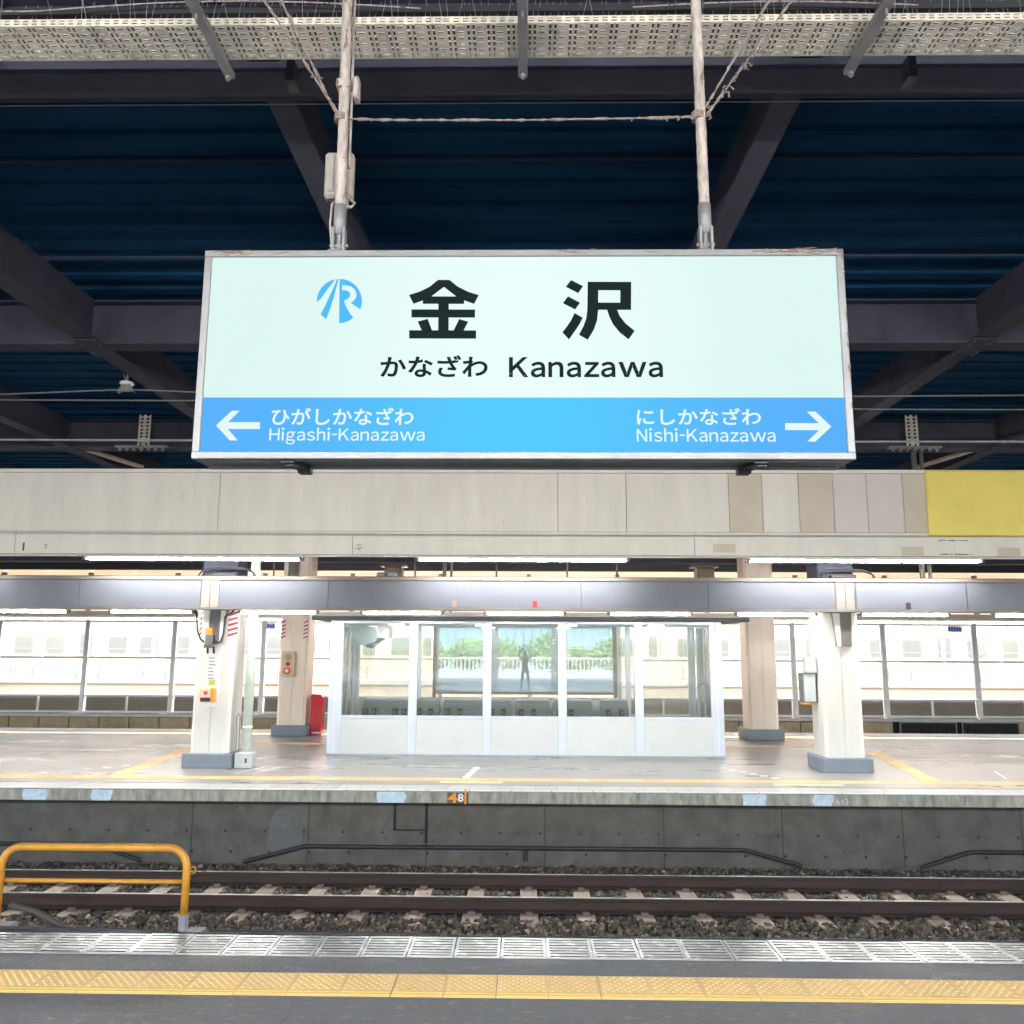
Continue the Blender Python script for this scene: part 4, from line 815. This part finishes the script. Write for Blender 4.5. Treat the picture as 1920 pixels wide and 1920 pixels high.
bench(-.2, .55, 'dark bench in the middle pane of the waiting room', (-.08, .2)); bench(.62, 1.5, 'dark bench right of the middle, before the mirror window', (.76, 1.02)); bench(1.68, 2.3, 'rightmost dark bench, a little apart from the others', (1.83, 2.12))
ac = thing('air_conditioner', 'grey wall air conditioner in the upper left corner of the waiting room', 'air conditioner', (-3.55, 18.5, 2.2))
MB().prism([(-3.82, 2.36), (-3.5, 2.38), (-3.24, 2.33), (-3.22, 2.12), (-3.3, 1.98), (-3.42, 1.92), (-3.6, 1.98), (-3.8, 2.2)], 18.2, 18.9).build('case', mat('ac_grey', (.45, .5, .49), .4), ac)
MB().box(-3.24, -2.98, 18.25, 18.8, 2.12, 2.38, c=.01).build('white_box', M['white'], ac); MB().prism([(-3.5, 1.95), (-3.15, 2.08), (-3.15, 2.11), (-3.42, 1.90)], 18.19, 18.85).build('vane', M['dark'], ac)

# pipes and small gear above the trunk
for x, y, r, lab in ((-4.83, 17.2, .12, 'thick grey pipe rising behind the trunk right of the front left column'), (-1.62, 16.6, .04, 'thin double pipe rising behind the trunk near the centre'), (7.45, 15.6, .05, 'slim pipe pair rising behind the trunk right of the right column')):
    b = MB().tube([(x, y, 2.62), (x, y, 5.7)], r, 12)
    if r < .1: b.tube([(x+.14, y, 2.62), (x+.14, y, 5.7)], r*.7, 10)
    single(b, 'riser_pipe', M['trunk_frame'], lab, 'pipe', None, True)
cmx = thing('camera_box', 'small grey security camera box on top of the trunk left of centre', 'camera', (-2.5, 15, 3.2)); MB().box(-2.68, -2.33, 14.85, 15.1, 3.176, 3.26, c=.02).build('case', M['galv'], cmx); MB().lathe((-2.5, 14.85, 3.215), [(.03, 0), (.03, -.02)], 12, 'y').build('lens', M['black'], cmx)
for x, lab in ((-5.45, 'looped black cable lying on the trunk at the left column'), (5.75, 'looped black cable lying on the trunk at the right column')):
    P = [(x-.5, 14.95, 3.18), (x-.42, 14.95, 3.30), (x-.25, 14.95, 3.34), (x+.3, 14.95, 3.34), (x+.48, 14.95, 3.28), (x+.53, 14.95, 3.18)]
    b = MB().tube(P, .016, 8).tube([(a+.04, 14.97, c-.025) for a, _, c in P], .013, 8); b.box(x-.25, x+.2, 14.93, 15.03, 3.176, 3.25, c=.01)
    single(b, 'cable_loop', M['cable'], lab, 'cable', 'cable loops on the trunk', True)
for x, lab in ((-3.05, 'brown box on the beam behind the trunk, left one'), (4.15, 'brown box on the beam behind the trunk, right one')):
    single(MB().box(x-.2, x+.2, 19.0, 19.4, 3.25, 3.75, c=.02).box(x-.3, x+.3, 18.98, 19.42, 3.76, 3.80), 'hanging_box', M['brown_frame'], lab, 'box', 'boxes hanging behind the trunk')
for k, x in enumerate((-5.5+.0, -.62, .92, 2.0, -2.4)): 
    single(MB().tube([(x, 18.0, 2.7), (x, 18.0, 5.7)], .022, 8), 'hanger_rod', M['trunk_frame'], ['thin rod hanging from the roof behind the left column', 'thin rod hanging just left of centre above the trunk', 'thin rod hanging just right of centre above the trunk', 'thin rod hanging above the right part of the kiosk', 'thin rod hanging above the left part of the kiosk'][k], 'rod', 'thin rods hanging above the kiosk')

# ================================================================== SCREEN WALL beyond the far platform
bw = thing('block_wall', 'low tan block wall with dark grille along the back of the far platform', 'wall', (0, 25.7, -1.4))
MB().box(-40, 40, 25.78, 26.1, -1.5, -.24).build('wall_core', M['hole'], bw)
x = -17.6
while x < 17.5:
    if not 11.15 < x+.46 < 15.0: MB().box(x+.012, x+.908, 25.7, 25.79, -1.4, -.25, c=.008).build('block', M['block'], bw)
    x += .925
MB().box(-40, 40, 25.62, 26.15, -.24, -.14, c=.01).build('coping', M['ledge'], bw)
for a, b in ((11.25, 12.95), (13.1, 14.8)):
    o = MB().box(a, b, 25.66, 25.7, -.27, -.25).box(a, b, 25.66, 25.7, -.62, -.60).box(a, a+.03, 25.66, 25.7, -.6, -.27).box(b-.03, b, 25.66, 25.7, -.6, -.27).build('grille', M['galv'], bw)
    for k in range(40): MB().box(a+.04+k*.041, a+.052+k*.041, 25.665, 25.69, -.6, -.27).build('grille_bar', M['dark'], o)
sw = thing('glass_screen_fence', 'grey framed glass screen fence with brown louvre panels behind the platform', 'fence', (0, 26, -.14))
PX = [-13.68+2.79*k for k in range(-1, 12)]
PX = [-16.45, -13.67, -10.92, -8.12, -5.35, -2.6, .15, 2.9, 5.6, 8.25, 11.02, 13.81, 16.6]
pm = M['galv']
for x in PX: box('post', mat('post_grey', (.58, .57, .58), .5) if x == PX[0] else bpy.data.materials['post_grey'], sw, x-.07, x+.07, 25.88, 26.0, -.14, 2.70, c=.008)
PG = bpy.data.materials['post_grey']
for a, b in zip(PX[:-1], PX[1:]):
    a += .072; b -= .072
    for z, nme in ((2.655, 'top_rail'), (1.535, 'middle_rail'), (.38, 'lower_rail'), (-.11, 'bottom_rail')): box(nme, PG, sw, a, b, 25.92, 25.98, z-.028, z+.028, c=.004)
    box('glass_pane', M['screen_glass'], sw, a+.02, b-.02, 25.945, 25.953, 1.565, 2.626); box('glass_pane', M['screen_glass'], sw, a+.02, b-.02, 25.945, 25.953, .41, 1.506)
    mid = (a+b)/2; box('louvre_post', PG, sw, mid-.02, mid+.02, 25.925, 25.97, -.082, .352)
    for c0, c1 in ((a+.03, mid-.03), (mid+.03, b-.03)):
        o = box('louvre_panel', M['louvre'], sw, c0, c1, 25.985, 26.0, -.08, .35)
        for k in range(8): MB().prism([(25.95, -.07+k*.052), (25.984, -.03+k*.052), (25.984, -.045+k*.052), (25.953, -.078+k*.052)], c0, c1, 'x').build('slat', M['louvre'], o)
uw = thing('upper_wall', 'peach panelled wall above the glass screen, seen over the grey trunk', 'wall', (0, 26, 2.9))
for k in range(-13, 13):
    x = .12+1.385*k; MB().box(x+.008, x+1.377, 26.0, 26.004, 3.0, 4.88).build('peach_panel', M['peach_clear'], uw)
MB().box(-40, 40, 25.9, 26.1, 2.82, 2.99, c=.006).build('beam', mat('taupe_beam', (.50, .44, .37), .6), uw)
MB().box(-40, 40, 25.92, 26.08, 2.76, 2.815).build('light_housing', M['white'], uw); MB().box(-36, 36, 25.95, 26.05, 2.715, 2.757).build('light_strip', M['screen_tube'], uw)
MB().box(-40, 40, 25.98, 26.05, 4.885, 6.33).build('sun_block_wall', M['dark'], uw)  # unseen wall added above the panels to keep sunlight out
for k in range(-7, 7): MB().box(.12+2.77*k-.06, .12+2.77*k+.06, 25.88, 25.998, 2.99, 4.18).build('wall_post', M['galv'], uw)
MB().box(-40, 40, 25.9, 25.96, 4.04, 4.09).build('dark_rail', M['dark'], uw)
for x, lab in ((-8.0, 'small blue printed sign on the screen glass behind the left columns'), (13.25, 'small blue printed sign on the screen glass at right')):
    o = thing('blue_glass_sign', lab, 'sign', (x, 25.9, 2.5), 'blue signs on the glass screen')
    MB().box(x-.22, x+.22, 25.925, 25.932, 2.44, 2.62).build('plate', mat('sign_pale', (.6, .65, .85), .4), o)
    for k in range(5): MB().box(x-.2+.08*k, x-.14+.08*k, 25.918, 25.924, 2.455+random.uniform(0, .03), 2.6-random.uniform(0, .03)).build('blue_mark', mat('sign_blue', (.05, .08, .65), .4), o)

# parapet and train beyond the screen
pa = thing('parapet_rail', 'pale parapet with low panelled railing between the screen and the train', 'railing', (0, 27.6, -1.4))
MB().box(-40, 40, 27.5, 27.75, -1.4, .62, c=.02).build('parapet', M['parapet'], pa)
MB().box(-40, 40, 27.4, 27.8, .68, .86, c=.02).build('coping', M['white'], pa)
MB().box(-40, 40, 27.52, 27.56, .63, .67).build('shadow_gap', M['grey_line'], pa)
MB().box(-40, 40, 27.58, 27.62, 1.28, 1.34).box(-40, 40, 27.58, 27.62, .95, .99).build('hand_rail', M['white'], pa)
for k in range(-23, 23):
    x = k*.74; box('rail_post', M['grey_line'] if k % 3 else M['white'], pa, x-.018, x+.018, 27.58, 27.62, .86, 1.28)
tn = thing('train', 'cream white high speed train with small rounded windows behind the glass screen', 'train', (0, 30.7, -.1))
P = [(29.2, .15), (29.1, .45), (29.02, 1.0), (29.0, 1.8), (29.02, 2.5), (29.12, 3.1), (29.4, 3.5), (30.0, 3.72), (31.4, 3.72), (32.0, 3.5), (32.3, 3.1), (32.4, 1.8), (32.3, .3)]
MB().prism(P, -45, 45, 'x').build('body', M['train'], tn)
wp = []
for cx0, cz0, a0 in ((.22, .2, 0), (-.22, .2, 90), (-.22, -.2, 180), (.22, -.2, 270)):
    wp += [(cx0+.09*math.cos(R(a0+22.5*i)), cz0+.09*math.sin(R(a0+22.5*i))) for i in range(5)]
wm = MB().prism(wp, 28.985-29, 29.01-29).mesh('window', M['train_win'])
wr = MB().prism([(a*1.12, b*1.12) for a, b in wp], 28.992-29, 29.01-29).mesh('window_frame', M['ledge'])
for k in range(-17, 18):
    if k % 9 in (4,): continue
    x = k*1.1+.1; o = piece('window', wm, tn, (x, 29, 1.92)); piece('window_frame', wr, o, (x, 29.0, 1.92))
for k in (-14, -5, 4, 13):
    x = k*1.1+.1; o = MB().box(x-.42, x+.42, 28.985, 29.03, .55, 2.55, c=.01).build('door', M['parapet'], tn); piece('door_window', MB().prism([(a*.7, b*1.2) for a, b in wp], -.02, .01).mesh('door_window', M['train_win']), o, (x, 28.985, 1.95))
MB().box(-45, 45, 28.985, 29.0, 1.50, 1.53).build('waist_line', M['grey_line'], tn)
# platform screen posts in front of the train
wf = thing('post_fence', 'slim white posts joined by a thin grey rail right before the train', 'fence', (0, 28.25, -1.4))
for k in range(-9, 9):
    x = 1.9*k+.7; MB().box(x-.045, x+.045, 28.2, 28.3, -1.4, 2.9, c=.006).build('post', M['white'], wf)
MB().box(-40, 40, 28.22, 28.28, 1.78, 1.81).build('rail', M['grey_line'], wf)
MB().box(-60, 60, 32.6, 33, -1.4, 6).build('rear_platform_wall', M['parapet'])['kind'] = 'structure'

# ================================================================== BEHIND THE PHOTOGRAPHER (seen in the mirror window)
MB().box(-60, 60, -26, -7.2, -.25, -.03).build('forecourt', M['ground'])['kind'] = 'structure'
rl_ = thing('forecourt_railing', 'pale railing along the forecourt behind the photographer', 'railing', (0, -25, 0))
MB().box(-40, 40, -25.05, -25, 1.0, 1.06).box(-40, 40, -25.05, -25, .1, .15).build('rail', M['grey_line'], rl_)
b = MB()
for k in range(-100, 100): b.box(k*.3-.02, k*.3+.02, -25.04, -25.01, -.03, 1.0)
b.build('bars', M['grey_line'], rl_, kind='stuff')
bb = thing('blue_building', 'pale blue ribbed building far behind the photographer', 'building', (0, -60, 0))
MB().box(-60, 60, -70, -60, -1.4, 16).build('wall', M['bluewall'], bb)
b = MB()
for k in range(-60, 60): b.box(k*1.0-.1, k*1.0+.1, -59.7, -60+.0001, -1, 15.5)
b.build('rib', M['ground'], bb, kind='stuff')
mb = MB()
for i in range(16):
    x = -22+3*i+random.uniform(-1, 1); y = -31+random.uniform(-2, 2); h = random.uniform(1.8, 3.6)
    n = 900; c = RNG.normal(size=(n, 3)); c /= np.linalg.norm(c, axis=1)[:, None]; c *= RNG.uniform(.5, 1, (n, 1))*np.array([[1.8, 1.8, h*.5]]); c += np.array([[x, y, h*.42]])
    for p in c:
        a = RNG.normal(size=3); a /= np.linalg.norm(a); b_ = np.cross(a, RNG.normal(size=3)); b_ /= np.linalg.norm(b_); q = np.cross(a, b_); r_ = .13
        mb.add([p+b_*r_, p+q*r_, p-b_*r_, p-q*r_], [(0, 1, 2, 3)])
tag(mb.build('distant_trees', M['leaf']), 'far green trees behind the photographer, seen only in the mirror window', 'trees', None, 'stuff')
# tube lights of the near platform, above and behind the camera
for k in range(-4, 5): lampfix(2.3*k-.75, 2.3*k+.75, -2.5, 3.9, 'tube light hanging over the near platform above the photographer', 'tube lights over the near platform', 1, .12, 'near_tube')

# the photographer: one skinned body with raised arms
ph = thing('person', 'photographer in dark clothes holding a phone up with both hands', 'person', (.02, -.42, 0))
V = []; E_ = []; RA = []
def jn(p, r, par=None):
    V.append(Vector(p)+Vector((.02, -.42, 0))); RA.append(r)
    if par is not None: E_.append((par, len(V)-1))
    return len(V)-1
pel = jn((0, 0, .92), (.15, .11)); ab_ = jn((0, 0, 1.08), (.135, .10), pel); chx = jn((0, 0, 1.28), (.16, .11), ab_); nk = jn((0, .0, 1.43), (.065, .065), chx); hd0 = jn((0, .03, 1.53), (.07, .08), nk); hd1 = jn((0, .03, 1.62), (.078, .095), hd0); jn((0, .02, 1.69), (.055, .065), hd1)
for s_ in (-1, 1):
    hp = jn((s_*.1, 0, .86), (.09, .09), pel); kn = jn((s_*.14, .02, .48), (.06, .06), hp); ak = jn((s_*.17, -.01, .09), (.04, .045), kn); jn((s_*.19, .13, .03), (.042, .03), ak)
    sh = jn((s_*.19, 0, 1.38), (.058, .058), chx); eb = jn((s_*.27, .16, 1.55), (.045, .045), sh); wr_ = jn((s_*.1, .34, 1.86), (.028, .028), eb); hn = jn((s_*.085, .375, 1.92), (.03, .018), wr_)
    for q in range(4): f0 = jn((s_*(.075+.004*q), .385, 1.945+.014*(q-1.5)), (.009, .009), hn); jn((s_*.066, .400, 1.95+.014*(q-1.5)), (.008, .008), f0)
    f0 = jn((s_*.07, .36, 1.95), (.010, .010), hn); jn((s_*.05, .372, 1.965), (.009, .009), f0)
me = bpy.data.meshes.new('body'); me.from_pydata([tuple(v-ORG[ph]) for v in V], E_, []); bo = bpy.data.objects.new('body', me); COL.objects.link(bo); bo.parent = ph
me.materials.append(M['cloth']); md = bo.modifiers.new('skin', 'SKIN'); 
for i, r_ in enumerate(RA): me.skin_vertices[0].data[i].radius = r_
me.skin_vertices[0].data[0].use_root = True; md.use_smooth_shade = True; bo.modifiers.new('sub', 'SUBSURF').levels = 1
MB().lathe((.02, -.39, 1.62), [(.082, .0), (.09, .04), (.075, .09), (.03, .115)], 14).build('hair', M['hair'], ph, True)
pho = thing('phone', 'phone held up by the photographer', 'phone', (0, -.03, 1.97)); MB().box(-.075, .075, -.03, -.022, 1.92, 2.0, c=.002).build('phone_case', M['black'], pho)
